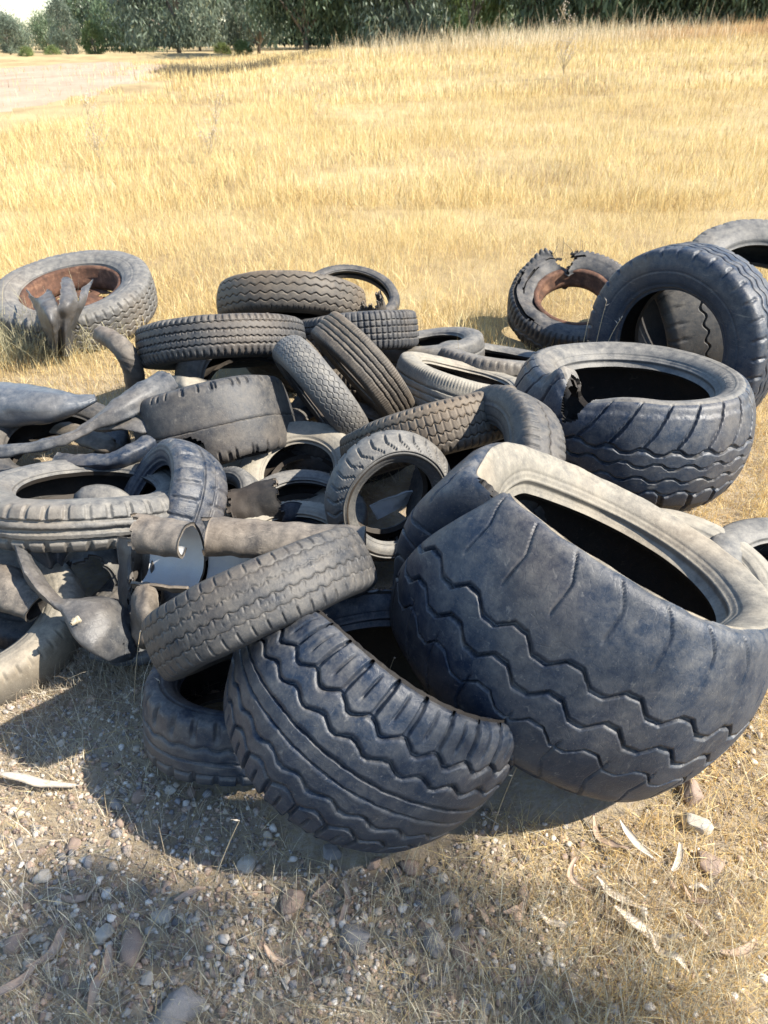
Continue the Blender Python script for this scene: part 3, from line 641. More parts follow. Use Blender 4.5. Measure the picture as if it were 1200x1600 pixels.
sheet('rubber_hose', 'curved brown rubber tube standing up with its open end towards the left', tube([(158, 522, .44, .040, .040, 0), (178, 533, .44, .044, .044, 0), (197, 552, .40, .047, .047, 0), (209, 580, .31, .045, .045, 0), (212, 612, .2, .042, .042, 0)], 50, 26), .008, 'casing', 'rubber tube', wrap=True, rough=.002, freq=40, mat2='liner')
sheet('inner_tube', 'long flattened grey inner tube lying diagonally with its wide cut end up at the right', tube([(263, 592, .42, .052, .030, 30), (235, 612, .41, .056, .036, 30), (190, 638, .39, .050, .032, 30), (150, 660, .36, .030, .024, 30), (110, 682, .33, .022, .018, 30), (60, 696, .31, .024, .018, 30), (-40, 712, .30, .03, .02, 30)], 90, 26, sq=1.45), .004, 'tube', 'inner tube', wrap=True, rough=.006)
sheet('inner_tube', 'short folded pale inner tube piece with pointed ends under the long diagonal tube', tube([(262, 676, .30, .012, .008, 0), (232, 664, .32, .05, .02, 10), (195, 662, .33, .045, .026, 10), (160, 668, .32, .022, .016, 0), (128, 668, .30, .008, .006, 0)], 50, 22, sq=1.45), .003, 'tube', 'inner tube', wrap=True, rough=.006)
sheet('inner_tube', 'fat smooth blue-grey inner tube bulging at the left edge', tube([(-130, 655, .24, .12, .08, 0), (-50, 640, .27, .13, .09, 0), (20, 634, .30, .12, .085, 0), (80, 634, .32, .09, .065, 0), (122, 630, .33, .05, .03, 0), (150, 622, .34, .02, .012, 0)], 70, 36), .004, 'tubeblue', 'inner tube', wrap=True, rough=.008, freq=8)
sheet('tyre_strip', 'ribbed tyre strip lying under the short folded inner tube', tube([(95, 668, .2, .05, .025, 0), (130, 680, .22, .055, .03, 0), (165, 695, .22, .05, .03, 0), (185, 702, .2, .02, .02, 0)], 40, 20, sq=1.45), .006, 'brown', 'tyre strip', wrap=True, rough=.004, freq=40)
sheet('tyre_strip', 'curved blue-black casing strip just above the flat ribbed tyre', tube([(92, 716, .26, .03, .02, 10), (130, 722, .28, .045, .028, 10), (175, 720, .29, .05, .034, 20), (210, 706, .31, .05, .036, 30), (236, 690, .32, .035, .03, 30)], 50, 22, sq=1.45), .006, 'blue', 'tyre strip', wrap=True, rough=.006)
# grey bag-like tube with valve
o = sheet('inner_tube', 'grey bagged inner tube with a valve hanging over the low pale tyre', tube([(30, 815, .33, .020, .018, 0), (34, 858, .30, .035, .018, 60), (55, 905, .27, .045, .016, 60), (88, 940, .25, .032, .020, 40), (112, 950, .24, .050, .034, 20), (145, 965, .22, .098, .055, 12), (172, 985, .18, .105, .052, 8), (196, 1008, .13, .07, .035, 0), (212, 1022, .10, .02, .012, 0)], 90, 34, sq=1.45), .004, 'tube', 'inner tube', wrap=True, rough=.008, freq=10)
cyl = tube([(122, 968, .275, .010, .010, 0), (116, 971, .28, .009, .009, 0), (111, 975, .28, .004, .004, 0)], 14, 14)
vs = sheet('valve_stem', None, cyl, .002, BRASS, None, wrap=True, rough=0)
vs.parent = o; vs.matrix_parent_inverse = Matrix.Translation(-o.location)
# blue sheet behind it
sheet('rubber_sheet', 'blue-grey rubber sheet hanging in the shade under the flat ribbed tyre', resample(S3([[(28, 826, .34), (60, 822, .34), (95, 826, .34), (124, 836, .34)], [(40, 852, .27), (65, 850, .30), (92, 850, .27), (116, 852, .29)], [(62, 880, .2), (76, 880, .23), (90, 878, .21), (102, 872, .24)], [(80, 910, .13), (83, 908, .14), (86, 906, .14), (90, 902, .15)]]), 30, 30), .005, 'tubeblue', 'rubber sheet')
# arched cut casing piece
def cpiece(u0, v0, z0, u1, v1, z1, prof, n=40, taper=1.):
    A, B = spot(u0, v0, z0), spot(u1, v1, z1); d = B-A; d /= np.linalg.norm(d); f = np.array([0, -1., 0]); f = f-d*(f@d); f /= np.linalg.norm(f); h = np.cross(d, f)
    if h[2] < 0: h = -h
    pr = catmull(np.array(prof, float), 34); t = np.linspace(0, 1, n)
    return A+(B-A)*t[:, None, None]+(f*pr[None, :, :1]+h*pr[None, :, 1:])*(1+(taper-1)*t[:, None, None])
arch = [(.0, -.095), (.0, -.03), (.0, .035), (0, .06), (0, .035), (0, -.03), (0, -.09)]
A = spot(142, 915, .12); B = A+np.array([-.02, .28, .10]); t = np.linspace(0, 1, 30)[:, None, None]; ph = np.linspace(-.15, math.pi+.15, 30)
cs = np.stack([np.cos(ph)*.085, 0*ph, np.sin(ph)*.085], -1)[None]
sheet('tyre_piece', 'arched piece of cut casing with its ragged open end facing the viewer', A+(B-A)*t+cs*(1+.25*t), .014, 'grey', 'tyre piece', rough=.005, seed=4, keep=lambda a, b: a > .10*(.5+.5*np.sin(b*19))*(b > .2))
G1 = S3([[(188, 838, .33), (205, 842, .35), (222, 846, .33), (240, 850, .30)], [(190, 870, .27), (204, 872, .31), (222, 876, .26), (238, 884, .28)], [(188, 905, .20), (203, 912, .25), (220, 918, .19), (236, 915, .22)], [(186, 960, .10), (202, 962, .16), (218, 968, .12), (232, 962, .12)], [(190, 1000, .03), (206, 1006, .06), (220, 1008, .03), (236, 1000, .05)]])
sheet('rubber_sheet', 'crumpled torn grey rubber between the bagged tube and the narrow siped tyre', resample(G1, 40, 30), .007, 'tube', 'rubber sheet', rough=.012, freq=11, keep=lambda a, b: ~((np.abs(b-.5+.2*np.sin(a*5)) < .05) & (a > .45)))
G1 = S3([[(212, 925, .26), (228, 912, .28), (245, 916, .28)], [(208, 955, .22), (226, 950, .27), (244, 950, .24)], [(206, 990, .15), (222, 996, .19), (240, 996, .17)], [(208, 1006, .10), (222, 1012, .12), (238, 1010, .12)]])
sheet('rubber_piece', 'small wrinkled brown-grey rubber piece beside the left end of the narrow tyre', resample(G1, 26, 22), .010, 'casing', 'rubber piece', rough=.008, freq=22, seed=9)
sheet('tyre_strip', 'low dark rubber strip on the ground below the bagged tube', tube([(150, 1015, .06, .03, .03, 0), (190, 1024, .06, .035, .03, 0), (240, 1020, .06, .03, .03, 0)], 30, 18), .006, 'tubeblue', 'tyre strip', wrap=True)
# cut casing channels
cprof = [(.035, .062), (.066, .052), (.082, .082), (.060, .115), (.015, .125), (-.03, .108), (-.055, .05), (-.052, -.02), (-.02, -.078), (.03, -.092), (.068, -.080), (.078, -.055)]
sheet('tyre_piece', 'short cut casing channel with a white inside, resting left of the long one', cpiece(219, 862, .34, 306, 872, .35, cprof, taper=.92), .010, 'casing', 'tyre piece', mat2='white', rough=.003, seed=3, keep=lambda a, b: ~((b < .40+.05*np.sin(a*40)) & (a < .26-.25*b+.03*np.sin(b*60))))
sheet('tyre_piece', 'long cut casing channel running right under the narrow siped tyre', cpiece(318, 868, .35, 570, 880, .34, cprof, 70, taper=.92), .010, 'casing', 'tyre piece', mat2='white', rough=.003, seed=5, keep=lambda a, b: ~((b < .42) & (a < .05+.05*b)))
# smooth dark pieces behind the channels
def halfpipe(p, q, r0, r1, dirn, span=1.15, n=40):
    A, B = spot(*p), spot(*q); d = (B-A)/np.linalg.norm(B-A); f = np.asarray(dirn, float); f = f-d*(f@d); f /= np.linalg.norm(f); h = np.cross(d, f)
    ph = np.linspace(-span*math.pi/2, span*math.pi/2, 34)[None, :, None]; t = np.linspace(0, 1, n)[:, None, None]; r = r0+(r1-r0)*t
    return A+(B-A)*t+(f*np.cos(ph)+h*np.sin(ph))*r
ragged = lambda a, b: (a > .06+.05*np.sin(b*31)+.03*np.sin(b*77)) & (a < .93+.04*np.sin(b*43))
sheet('tyre_piece', 'smooth brown-black casing piece with a torn edge low in the pile centre', halfpipe((362, 806, .2), (446, 782, .24), .085, .075, (0, -.6, .8)), .014, 'casing', 'tyre piece', rough=.008, seed=6, keep=ragged, mat2='liner')
sheet('tyre_piece', 'blue-black casing flap beside the tyre facing the viewer', resample(S3([[(428, 800, .22), (450, 784, .27), (478, 790, .24), (505, 812, .2)], [(432, 815, .2), (455, 808, .22), (480, 812, .2), (508, 830, .16)], [(440, 830, .14), (460, 828, .15), (485, 832, .13), (510, 845, .1)]]), 24, 30), .012, 'blue', 'tyre piece', rough=.006, seed=7)
sheet('rubber_sheet', 'pale crumpled liner piece under the fine-grooved tyre', resample(S3([[(258, 585, .32), (285, 588, .35), (315, 592, .33), (345, 598, .33)], [(262, 603, .30), (290, 606, .32), (318, 606, .30), (342, 606, .30)], [(268, 625, .24), (292, 624, .27), (316, 618, .25), (338, 612, .26)]]), 24, 30), .005, 'pale', 'rubber sheet', rough=.008, freq=20)
# pieces on and beside the zigzag topped tyre
sheet('tyre_piece', 'upright cut casing end right of the zigzag-grooved top tyre', halfpipe((578, 462, .44), (592, 540, .12), .06, .075, (.6, -.7, .3)), .014, 'brown', 'tyre piece', rough=.006, seed=10, keep=ragged)
# draped grey tube on the rusty wheel
G1 = S3([[(40, 452, .35), (60, 466, .38), (84, 440, .42), (106, 434, .44), (122, 452, .39), (146, 436, .42)],
         [(52, 474, .33), (68, 480, .37), (88, 472, .39), (108, 468, .40), (122, 470, .37), (134, 468, .35)],
         [(62, 504, .26), (78, 502, .32), (92, 500, .30), (104, 496, .31), (116, 494, .30), (124, 496, .26)],
         [(74, 530, .14), (84, 530, .20), (93, 530, .17), (102, 528, .19), (110, 524, .17), (116, 522, .14)],
         [(84, 552, .03), (89, 555, .06), (94, 556, .04), (101, 556, .06), (108, 555, .05), (113, 552, .03)]])
sheet('inner_tube', 'torn grey inner tube with forked top draped over the rusty-rimmed wheel', resample(G1, 50, 60), .006, 'tube', 'inner tube', rough=.006, freq=12, seed=12, keep=lambda a, b: ~((np.abs(b-.42) < .10*(1-a*3.2)) & (a < .3)) & ~((np.abs(b-.80) < .06*(1-a*3.5)) & (a < .28)))
# torn rubber inside the low left tyre
sheet('rubber_piece', 'curled torn rubber tube end in the hole of the low left tyre', tube([(-60, 905, .22, .07, .05, 0), (-10, 915, .22, .075, .055, 0), (30, 930, .21, .07, .05, 0), (62, 948, .19, .055, .04, 0)], 40, 26), .008, 'casing', 'rubber tube', wrap=True, rough=.008, seed=13, mat2='liner')
# pale split board or liner inside the tyre facing the viewer
sheet('rubber_piece', 'pale ribbed rubber scrap inside the hole of the tyre facing the viewer', resample(S3([[(578, 790, .19), (600, 780, .2), (625, 772, .21), (645, 768, .21)], [(590, 812, .14), (612, 800, .15), (632, 788, .16), (655, 780, .16)]]), 14, 30), .010, 'white', 'rubber piece', rough=.003, freq=60, seed=14)

# ------------------------------------------------------------------ grass
def blades(name, X, Y, H, W, lean, cols, nseg=3, head=0., curl=.5, z0=None, kind='stuff', parent=None, az=None):
    n_ = len(X); Z = terrain(X, Y) if z0 is None else z0
    az = rng.uniform(0, 2*np.pi, n_) if az is None else az; fa = rng.uniform(0, np.pi, n_)
    t = np.linspace(0, 1, nseg+1); 
    L = np.sin(lean)[:, None]*H[:, None]*(t[None]+curl*t[None]**2)/(1+curl); U = np.cos(lean)[:, None]*H[:, None]*t[None]*(1-.18*curl*t[None])
    cx = X[:, None]+np.cos(az)[:, None]*L; cy = Y[:, None]+np.sin(az)[:, None]*L; cz = Z[:, None]+U-.004
    prof = (1-t*.9) if not head else (.45+.0*t+head*np.exp(-((t-.86)/.12)**2))*(1-.75*(t > .97))
    hw = W[:, None]*prof[None]*.5
    ox, oy = np.cos(fa)[:, None]*hw, np.sin(fa)[:, None]*hw
    V = np.stack([np.stack([cx-ox, cy-oy, cz], -1), np.stack([cx+ox, cy+oy, cz], -1)], 2)   # n, seg+1, 2, 3
    b = (np.arange(n_)*(nseg+1)*2)[:, None]+(np.arange(nseg)*2)[None]
    Q = np.stack([b, b+1, b+3, b+2], -1).reshape(-1, 4)
    C = np.repeat(cols[:, None], (nseg+1)*2, 1).reshape(-1, 3)
    o = mesh_np(name, V.reshape(-1, 3), Q, GRASS, parent, col=C, smooth=False)
    if kind: tag(o, None, None, None, kind)
    return o
PAL = np.array([(.36, .25, .12), (.66, .49, .21), (.74, .59, .28), (.54, .38, .16), (.80, .67, .38), (.70, .54, .25)])
PALG = np.array([(.50, .44, .31), (.62, .56, .42), (.46, .38, .26), (.38, .31, .22), (.68, .62, .50), (.34, .26, .18)])
def pick(pal, X, Y, sc_=.6, jit=.12):
    k = .52+.42*(vnoise(np.stack([X, Y, 0*X], -1), 21, sc_)*.6+vnoise(np.stack([X, Y, 0*X], -1), 22, sc_*3.3)*.6)+rng.normal(0, .22, len(X)); k = np.clip(k, 0, .999)*len(pal)
    c = pal[k.astype(int)]*(1+rng.normal(0, jit, len(X)))[:, None]; return np.clip(c, 0.02, .9)
def free(X, Y, m=.92):
    ok = ~inpoly(X+2.2*vnoise(np.stack([X, Y, 0*X], -1), 71, 1.1), Y+3.6*vnoise(np.stack([X, Y, 0*X], -1), 72, .5)+1.2*vnoise(np.stack([X, Y, 0*X], -1), 73, 2.), TRACK) | (rng.random(X.shape) < .035)
    for cx, cy, cz, R, W, ax, ay, az in TYRE_GRID:
        if cz-R > .05+.4*W: continue
        dx, dy = X-cx, Y-cy; h = math.hypot(ax, ay)+1e-6; ux, uy = ax/h, ay/h
        p1 = dx*ux+dy*uy; p2 = -dx*uy+dy*ux; e1 = abs(az)*R+h*W/2
        ok &= ~((p1/(e1*m))**2+(p2/(R*m))**2 < 1)
    return ok
def scatter(n_, y0, y1, slope=.56, pad=.4, pw=1.):
    Y = y0+(y1-y0)*rng.random(n_)**pw; X = (rng.random(n_)*2-1)*(Y*slope*1.12+pad); return X, Y
def clump(X, Y, f_, thr, seed_): return vnoise(np.stack([X, Y, 0*X], -1), seed_, f_) > thr
PILE = np.array([(-1.75, 1.6), (-.9, 1.2), (-.4, .95), (.4, .95), (1.0, 1.3), (1.3, 2.3), (1.75, 3.1), (1.7, 3.6), (.9, 3.9), (.3, 3.9), (-.3, 4.1), (-.8, 4.2), (-1.15, 3.2), (-1.5, 3.0), (-1.9, 2.5)])
# golden field: near, middle, far
X, Y = scatter(210000, 1.5, 9.5, pad=.8, pw=1.2); d = vnoise(np.stack([X, Y, 0*X], -1), 31, 2.2)+.6*vnoise(np.stack([X, Y, 0*X], -1), 32, .7)
ok = free(X, Y, .97) & ~inpoly(X, Y, PILE) & ((Y > 2.6) | (X > .9)) & (rng.random(len(X)) < (.85+.45*d)*sstep(Y, 1.2, 2.4)); X, Y = X[ok], Y[ok]; d = d[ok]
H = rng.gamma(6, .022, len(X))*(.75+.45*np.clip(d, -1, 1))*(.55+.45*sstep(Y, 3.5, 6.5)); blades('dry_grass', X, Y, H+.03, rng.uniform(.0022, .0055, len(X)), np.abs(rng.normal(.42, .38, len(X))), pick(PAL, X, Y), 3, head=.9, curl=.9)
X, Y = scatter(130000, 8.6, 21., pad=1.5); d = vnoise(np.stack([X, Y, 0*X], -1), 31, 1.1)+.6*vnoise(np.stack([X, Y, 0*X], -1), 32, .35)
ok = free(X, Y) & (rng.random(len(X)) < .85+.4*d); X, Y, d = X[ok], Y[ok], d[ok]
blades('dry_grass', X, Y, rng.gamma(7, .024, len(X))*(.8+.4*np.clip(d, -1, 1))+.03, rng.uniform(.006, .013, len(X)), np.abs(rng.normal(.38, .32, len(X))), pick(PAL, X, Y, .3), 2, head=.6)
X, Y = scatter(120000, 20., 48., pad=3.); d = vnoise(np.stack([X, Y, 0*X], -1), 33, .5)
ok = free(X, Y) & (rng.random(len(X)) < .85+.4*d); X, Y, d = X[ok], Y[ok], d[ok]
blades('dry_grass', X, Y, rng.gamma(7, .026, len(X))*(.8+.4*d)+.03, rng.uniform(.014, .034, len(X)), np.abs(rng.normal(.2, .2, len(X))), pick(PAL, X, Y, .15), 2, head=.6)
# taller pale feathery grass along the crest, centre right
X = rng.uniform(-2, 14, 8500); Y = 35.5+.12*X+rng.normal(0, 2.6, len(X)); keep_ = rng.random(len(X)) < np.exp(-((X-6)/5.)**2)+.15; X, Y = X[keep_], Y[keep_]
blades('tall_feather_grass', X, Y, rng.gamma(7, .085, len(X)), rng.uniform(.014, .03, len(X)), np.abs(rng.normal(.28, .2, len(X))), pick(np.array([(.62, .51, .32), (.70, .60, .41), (.50, .39, .22)]), X, Y), 3, head=.9)
X = rng.uniform(10, 26, 7000); Y = 36+.1*X+rng.normal(0, 1.5, len(X))
blades('dry_grass', X, Y, rng.gamma(8, .05, len(X)), rng.uniform(.02, .04, len(X)), np.abs(rng.normal(.3, .25, len(X))), pick(np.array([(.52, .33, .16), (.60, .42, .22), (.44, .28, .14)]), X, Y), 2, head=.5)
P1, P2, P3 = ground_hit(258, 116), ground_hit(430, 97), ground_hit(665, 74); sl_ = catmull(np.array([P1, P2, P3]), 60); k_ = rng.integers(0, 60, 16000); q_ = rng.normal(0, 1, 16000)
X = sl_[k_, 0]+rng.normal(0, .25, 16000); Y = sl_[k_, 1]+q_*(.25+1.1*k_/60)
tag(blades('field_shadow_blades', X, Y, rng.gamma(6, .035, 16000), rng.uniform(.012, .03, 16000), np.abs(rng.normal(.4, .3, 16000)), pick(np.array([(.12, .10, .07), (.18, .145, .09), (.09, .08, .06), (.24, .19, .11)]), X, Y, .5), 2), kind='stuff')  # the field's long shadow, put into the colour of a strip of dark blades
# straw around and in front of the pile
X, Y = scatter(150000, .42, 3.9, pad=.35, pw=.8)
dens = .58+1.6*sstep(X+.25*vnoise(np.stack([X, Y, 0*X], -1), 41, 2.), .22, .75)+.55*sstep(-X, .55, .95)*sstep(Y, .9, 1.3)+.5*(1-sstep(Y, .55, .85))
d = vnoise(np.stack([X, Y, 0*X], -1), 42, 7.)+.5*vnoise(np.stack([X, Y, 0*X], -1), 43, 19.)
ok = free(X, Y, .74) & (rng.random(len(X)) < dens*(.8+.6*d)); X, Y = X[ok], Y[ok]
c1 = pick(PALG, X, Y, 3.); c2 = pick(PAL, X, Y, 3.); kk = (sstep(X, .0, .5)*.85+.15*rng.random(len(X)))[:, None]
blades('dry_grass', X, Y, rng.gamma(4, .012, len(X))+.012, rng.uniform(.0010, .0026, len(X)), np.abs(rng.normal(.8, .45, len(X))), (c1*(1-kk)+c2*kk)*np.array([1.06, .98, .86])**kk, 4, curl=1.6)
# lying, tangled bits of straw
X, Y = scatter(34000, .42, 3.4, pad=.3, pw=.8); ok = free(X, Y, .74) & (rng.random(len(X)) < .3+.7*sstep(X, -.1, .4)); X, Y = X[ok], Y[ok]
blades('fallen_straw', X, Y, rng.gamma(4, .016, len(X)), rng.uniform(.0009, .0022, len(X)), rng.uniform(1.2, 1.5, len(X)), pick(np.vstack([PAL, PALG]), X, Y, 3.), 3, curl=.8, z0=terrain(X, Y)+rng.uniform(.004, .03, len(X)))
# upright thin grass at the bottom of the picture
X, Y = scatter(11000, .42, .98, pad=.25); ok = (rng.random(len(X)) < .25+.75*sstep(X, -.25, .3)); X, Y = X[ok], Y[ok]
blades('dry_grass', X, Y, rng.gamma(6, .013, len(X))+.02, rng.uniform(.0009, .0018, len(X)), np.abs(rng.normal(.25, .22, len(X))), pick(np.array([(.62, .55, .38), (.52, .45, .30), (.70, .62, .44), (.45, .36, .24)]), X, Y, 3.), 4, head=1.3, curl=.9)
# grey tangle under the bagged tube, and taller green-grey tuft by the rusty wheel
c0 = spot(180, 1065, 0); X = rng.normal(c0[0], .11, 1400); Y = rng.normal(c0[1], .06, 1400)
blades('dry_grass', X, Y, rng.gamma(5, .022, 1400), rng.uniform(.0012, .0022, 1400), np.abs(rng.normal(.9, .4, 1400)), pick(PALG*.8, X, Y, 3.), 4, curl=1.8)
c0 = spot(35, 560, 0); X = rng.normal(c0[0], .26, 1500); Y = rng.normal(c0[1], .12, 1500)
blades('dry_grass', X, Y, rng.gamma(8, .030, 1500), rng.uniform(.002, .004, 1500), np.abs(rng.normal(.4, .25, 1500)), pick(np.array([(.45, .40, .24), (.36, .33, .20), (.55, .50, .32)]), X, Y, 3.), 4, head=.6, curl=.9)
for (u, v, nn_, sp, hh) in ((706, 590, 60, .035, .16), (560, 440, 260, .10, .22), (150, 470, 60, .10, .15), (90, 775, 60, .1, .08), (850, 470, 60, .1, .12)):
    c0 = spot(u, v, .05); X = rng.normal(c0[0], sp, nn_); Y = rng.normal(c0[1], sp, nn_)
    blades('dry_grass', X, Y, rng.gamma(8, hh/8, nn_)+.05, rng.uniform(.002, .004, nn_), np.abs(rng.normal(.35, .25, nn_)), pick(PAL, X, Y, 3.), 4, head=.8, curl=.8)

# ------------------------------------------------------------------ stones, gravel
import bmesh
def stone_mesh(seed_, sub=3, flat=.6, ang=.35):
    bm = bmesh.new(); bmesh.ops.create_icosphere(bm, subdivisions=sub, radius=1.)
    P = np.array([v.co[:] for v in bm.verts]); r_ = np.random.default_rng(seed_)
    for _ in range(12):
        nrm = r_.normal(size=3); nrm /= np.linalg.norm(nrm); k = r_.uniform(.5, .85); q = P@nrm; P = P-np.maximum(q-k, 0)[:, None]*nrm*(.75+ang)
    P = P*(1+.12*vnoise(P, seed_, 1.7)+.04*vnoise(P, seed_+1, 5.))[:, None]*np.array([1., r_.uniform(.65, .95), flat])
    F_ = np.array([[v.index for v in f_.verts] for f_ in bm.faces]); bm.free(); return P, F_
SM = []
for k in range(9):
    P, Fc = stone_mesh(100+k, 3, .45+.07*(k % 4), .1 if k % 2 else .25); SM.append([mesh_np('stone', P, Fc, ST[j], me_only=True) for j in range(3)])
def stone(u, v, px, k, mt, label, group=None, sc_=(1, 1, 1)):
    P = spot(u, v, 0); z = float(terrain(P[0], P[1])); P = spot(u, v, z+.004); dist = np.linalg.norm(P-np.array([0, 0, CAMH])); r = px/2*dist/F
    o = bpy.data.objects.new('stone', SM[k][mt]); link(o); r *= .88; o.location = (P[0], P[1], z+r*.28); o.scale = (r*sc_[0], r*sc_[1], r*sc_[2]); o.rotation_euler = (random.uniform(-.2, .2), random.uniform(-.2, .2), random.uniform(0, 6.28))
    tag(o, label, 'stone', group)
for q in [
 (267, 1234, 26, 0, 2, 'round cream stone near the dark half-hidden tyre, left of the zigzag tyre'), (300, 1236, 24, 1, 1, 'brown stone touching the round cream stone'),
 (180, 1258, 30, 2, 0, 'grey rounded stone left of the round cream stone'), (218, 1245, 34, 3, 1, 'flat mauve-brown stone between grey and cream stones'),
 (115, 1320, 30, 4, 1, 'rounded pinkish-brown stone at the left of the gravel'), (388, 1350, 42, 5, 2, 'flat-topped pale stone just below the zigzag tyre, left part'),
 (458, 1408, 60, 6, 1, 'broad flat brown stone half sunk below the zigzag tyre'), (162, 1462, 40, 7, 2, 'smooth white oval stone above the bigger grey-pink one'),
 (204, 1489, 62, 1, 1, 'large grey-pink stone in the gravel at lower left'), (24, 1476, 48, 3, 1, 'reddish-brown stone at the left edge'),
 (230, 1529, 30, 0, 2, 'small white oblong stone below the large grey-pink stone'), (282, 1572, 84, 2, 0, 'large dark slate stone at the bottom edge'),
 (68, 1371, 34, 5, 2, 'chalk-white lump at the far left of the gravel'), (254, 1432, 40, 8, 2, 'angular white stone in the middle of the gravel'),
 (517, 1334, 40, 4, 0, 'upright grey stone leaning on the foot of the zigzag tyre'), (556, 1470, 62, 7, 0, 'large rounded grey stone at the bottom centre'),
 (678, 1478, 54, 3, 0, 'blue-grey stone right of the large rounded grey stone'), (722, 1492, 46, 6, 1, 'pinkish-orange stone touching the blue-grey stone'),
 (712, 1455, 34, 0, 0, 'small grey stone behind the blue-grey and pinkish stones'), (666, 1450, 32, 5, 1, 'dark brown stone behind the blue-grey stone'),
 (690, 1374, 26, 7, 2, 'small white stone below the middle of the zigzag tyre'), (641, 1392, 20, 1, 2, 'tiny white stone left of the small white stone'),
 (700, 1403, 40, 2, 0, 'dark grey stone just below the small white stone'), (819, 1398, 34, 8, 1, 'tan stone at the edge of the sunlit corner'),
 (857, 1500, 26, 0, 2, 'small white stone in the shaded grass at lower right'), (1083, 1290, 62, 6, 2, 'large sunlit beige stone below the largest tyre'),
 (1078, 1243, 58, 3, 1, 'tan flat stone tucked under the largest tyre'), (1110, 1352, 52, 4, 1, 'brown stone in straw below the large beige stone'),
 (585, 1352, 30, 2, 1, 'brown stone under the foot of the zigzag tyre at its middle'), (640, 1356, 40, 5, 1, 'flat brown stone right of the upright grey stone by the tyre')]:
    stone(*q)
for i in range(330):
    u = random.uniform(0, 900); v = random.uniform(1180, 1600); 
    if u > 480 and v < 1370: continue
    P = spot(u, v, 0); mt_ = random.choice([0, 1, 1, 2, 2])
    if not free(np.array([P[0]]), np.array([P[1]]), 1.)[0]: continue
    stone(u, v, random.uniform(7, 19), random.randrange(9), mt_, *[('small grey pebble lying loose in the gravel in front of the pile', 'grey pebbles in the gravel'), ('small brown pebble lying loose in the gravel in front of the pile', 'brown pebbles in the gravel'), ('small pale pebble lying loose in the gravel in front of the pile', 'pale pebbles in the gravel')][mt_])
# gravel as one mass
P0, F0 = stone_mesh(301, 1, .7); n_ = 30000
X, Y = scatter(n_, .4, 2.3, pad=.3, pw=.9); ok = free(X, Y, .74) & (rng.random(n_) < 1-.75*sstep(X, .15, .7)); X, Y = X[ok], Y[ok]; n_ = len(X)
r = rng.gamma(2.2, .0023, n_)+.0014; a = rng.uniform(0, 6.28, n_); sx, sy_, sz_ = rng.uniform(.7, 1.3, n_), rng.uniform(.7, 1.3, n_), rng.uniform(.5, 1., n_)
q = P0[None]*np.stack([sx, sy_, sz_], -1)[:, None]*r[:, None, None]
V = np.stack([q[..., 0]*np.cos(a)[:, None]-q[..., 1]*np.sin(a)[:, None]+X[:, None], q[..., 0]*np.sin(a)[:, None]+q[..., 1]*np.cos(a)[:, None]+Y[:, None], q[..., 2]+(terrain(X, Y)+r*.3)[:, None]], -1)
Fq = (F0[None]+(np.arange(n_)*len(P0))[:, None, None]).reshape(-1, 3)
gp = np.array([(.28, .23, .19), (.38, .32, .25), (.22, .165, .13), (.50, .46, .40), (.19, .18, .175), (.34, .245, .18)])
C = np.repeat(gp[rng.integers(0, 6, n_)]*rng.uniform(.8, 1.5, n_)[:, None], len(P0), 0)
tag(mesh_np('gravel', V.reshape(-1, 3), Fq, STONE_V, col=C, smooth=False), kind='stuff')

# ------------------------------------------------------------------ fallen eucalyptus leaves and bark strips
def leafstrip(u, v, px, rot, mt, name, label, group, wid=.13, bend=.3):
    P = spot(u, v, .02); Ln = px*np.linalg.norm(P-np.array([0, 0, CAMH]))/F*1.15
    t = np.linspace(0, 1, 16)[:, None]; s = np.linspace(-1, 1, 5)[None]
    wv = np.sin(np.pi*np.clip(t*.94+.04, 0, 1))**.7*Ln*wid*.5
    x = (t-.5)*Ln+0*s; y = s*wv+bend*Ln*(t-.5)**2*2; z = .012+.018*vnoise(np.stack([t*3+u, t*0, t*0], -1)[..., :], 5, 1.)+.35*wv*(s**2)+0*x
    G = np.stack([x, y, z], -1); c, s_ = math.cos(rot), math.sin(rot)
    G = np.stack([G[..., 0]*c-G[..., 1]*s_+P[0], G[..., 0]*s_+G[..., 1]*c+P[1], G[..., 2]+float(terrain(P[0], P[1]))+.012], -1)
    sheet(name, label, G, .0012, mt, 'leaf' if 'leaf' in name else 'bark strip', rough=.0005, group=group)
for u, v, px, deg, b in ((943, 1310, 62, -60, .4), (990, 1320, 56, -55, .2), (892, 1370, 40, -80, .8), (967, 1400, 60, -35, .15), (1010, 1455, 80, -30, .2), (1042, 1495, 54, -45, .1), (1100, 1387, 34, 5, .1), (1093, 1404, 40, -25, .3), (1147, 1408, 26, -65, .3), (1100, 1452, 44, -30, .3), (1160, 1490, 50, 20, .3), (1060, 1345, 40, 60, .2), (870, 1440, 44, -20, .2)):
    leafstrip(u, v, px, math.radians(deg), PALELEAF if b < .25 else DEADLEAF, 'bark_strip', 'curled pale bark strip lying on the straw in the sunlit lower right', 'bark strips in the sunlit corner', .16, b)
for u, v, px, deg, b in ((508, 1388, 40, 55, .1), (544, 1412, 46, 85, .4), (812, 1420, 44, 40, .3), (90, 1477, 62, 70, .5), (160, 1530, 70, 88, .1), (20, 1540, 56, 40, .2), (120, 1400, 46, 10, .3), (620, 1380, 40, 95, .1), (440, 1500, 50, -20, .2), (300, 1400, 40, 30, .2), (760, 1430, 40, -50, .3)):
    leafstrip(u, v, px, math.radians(deg), DEADLEAF, 'fallen_leaf', 'long dead eucalyptus leaf lying on the shaded gravel', 'dead leaves on the gravel', .17, b)
leafstrip(55, 1226, 104, math.radians(-8), PALELEAF, 'bark_strip', 'long pale bark strip lying at the left edge below the low pale tyre', None, .10, .12)

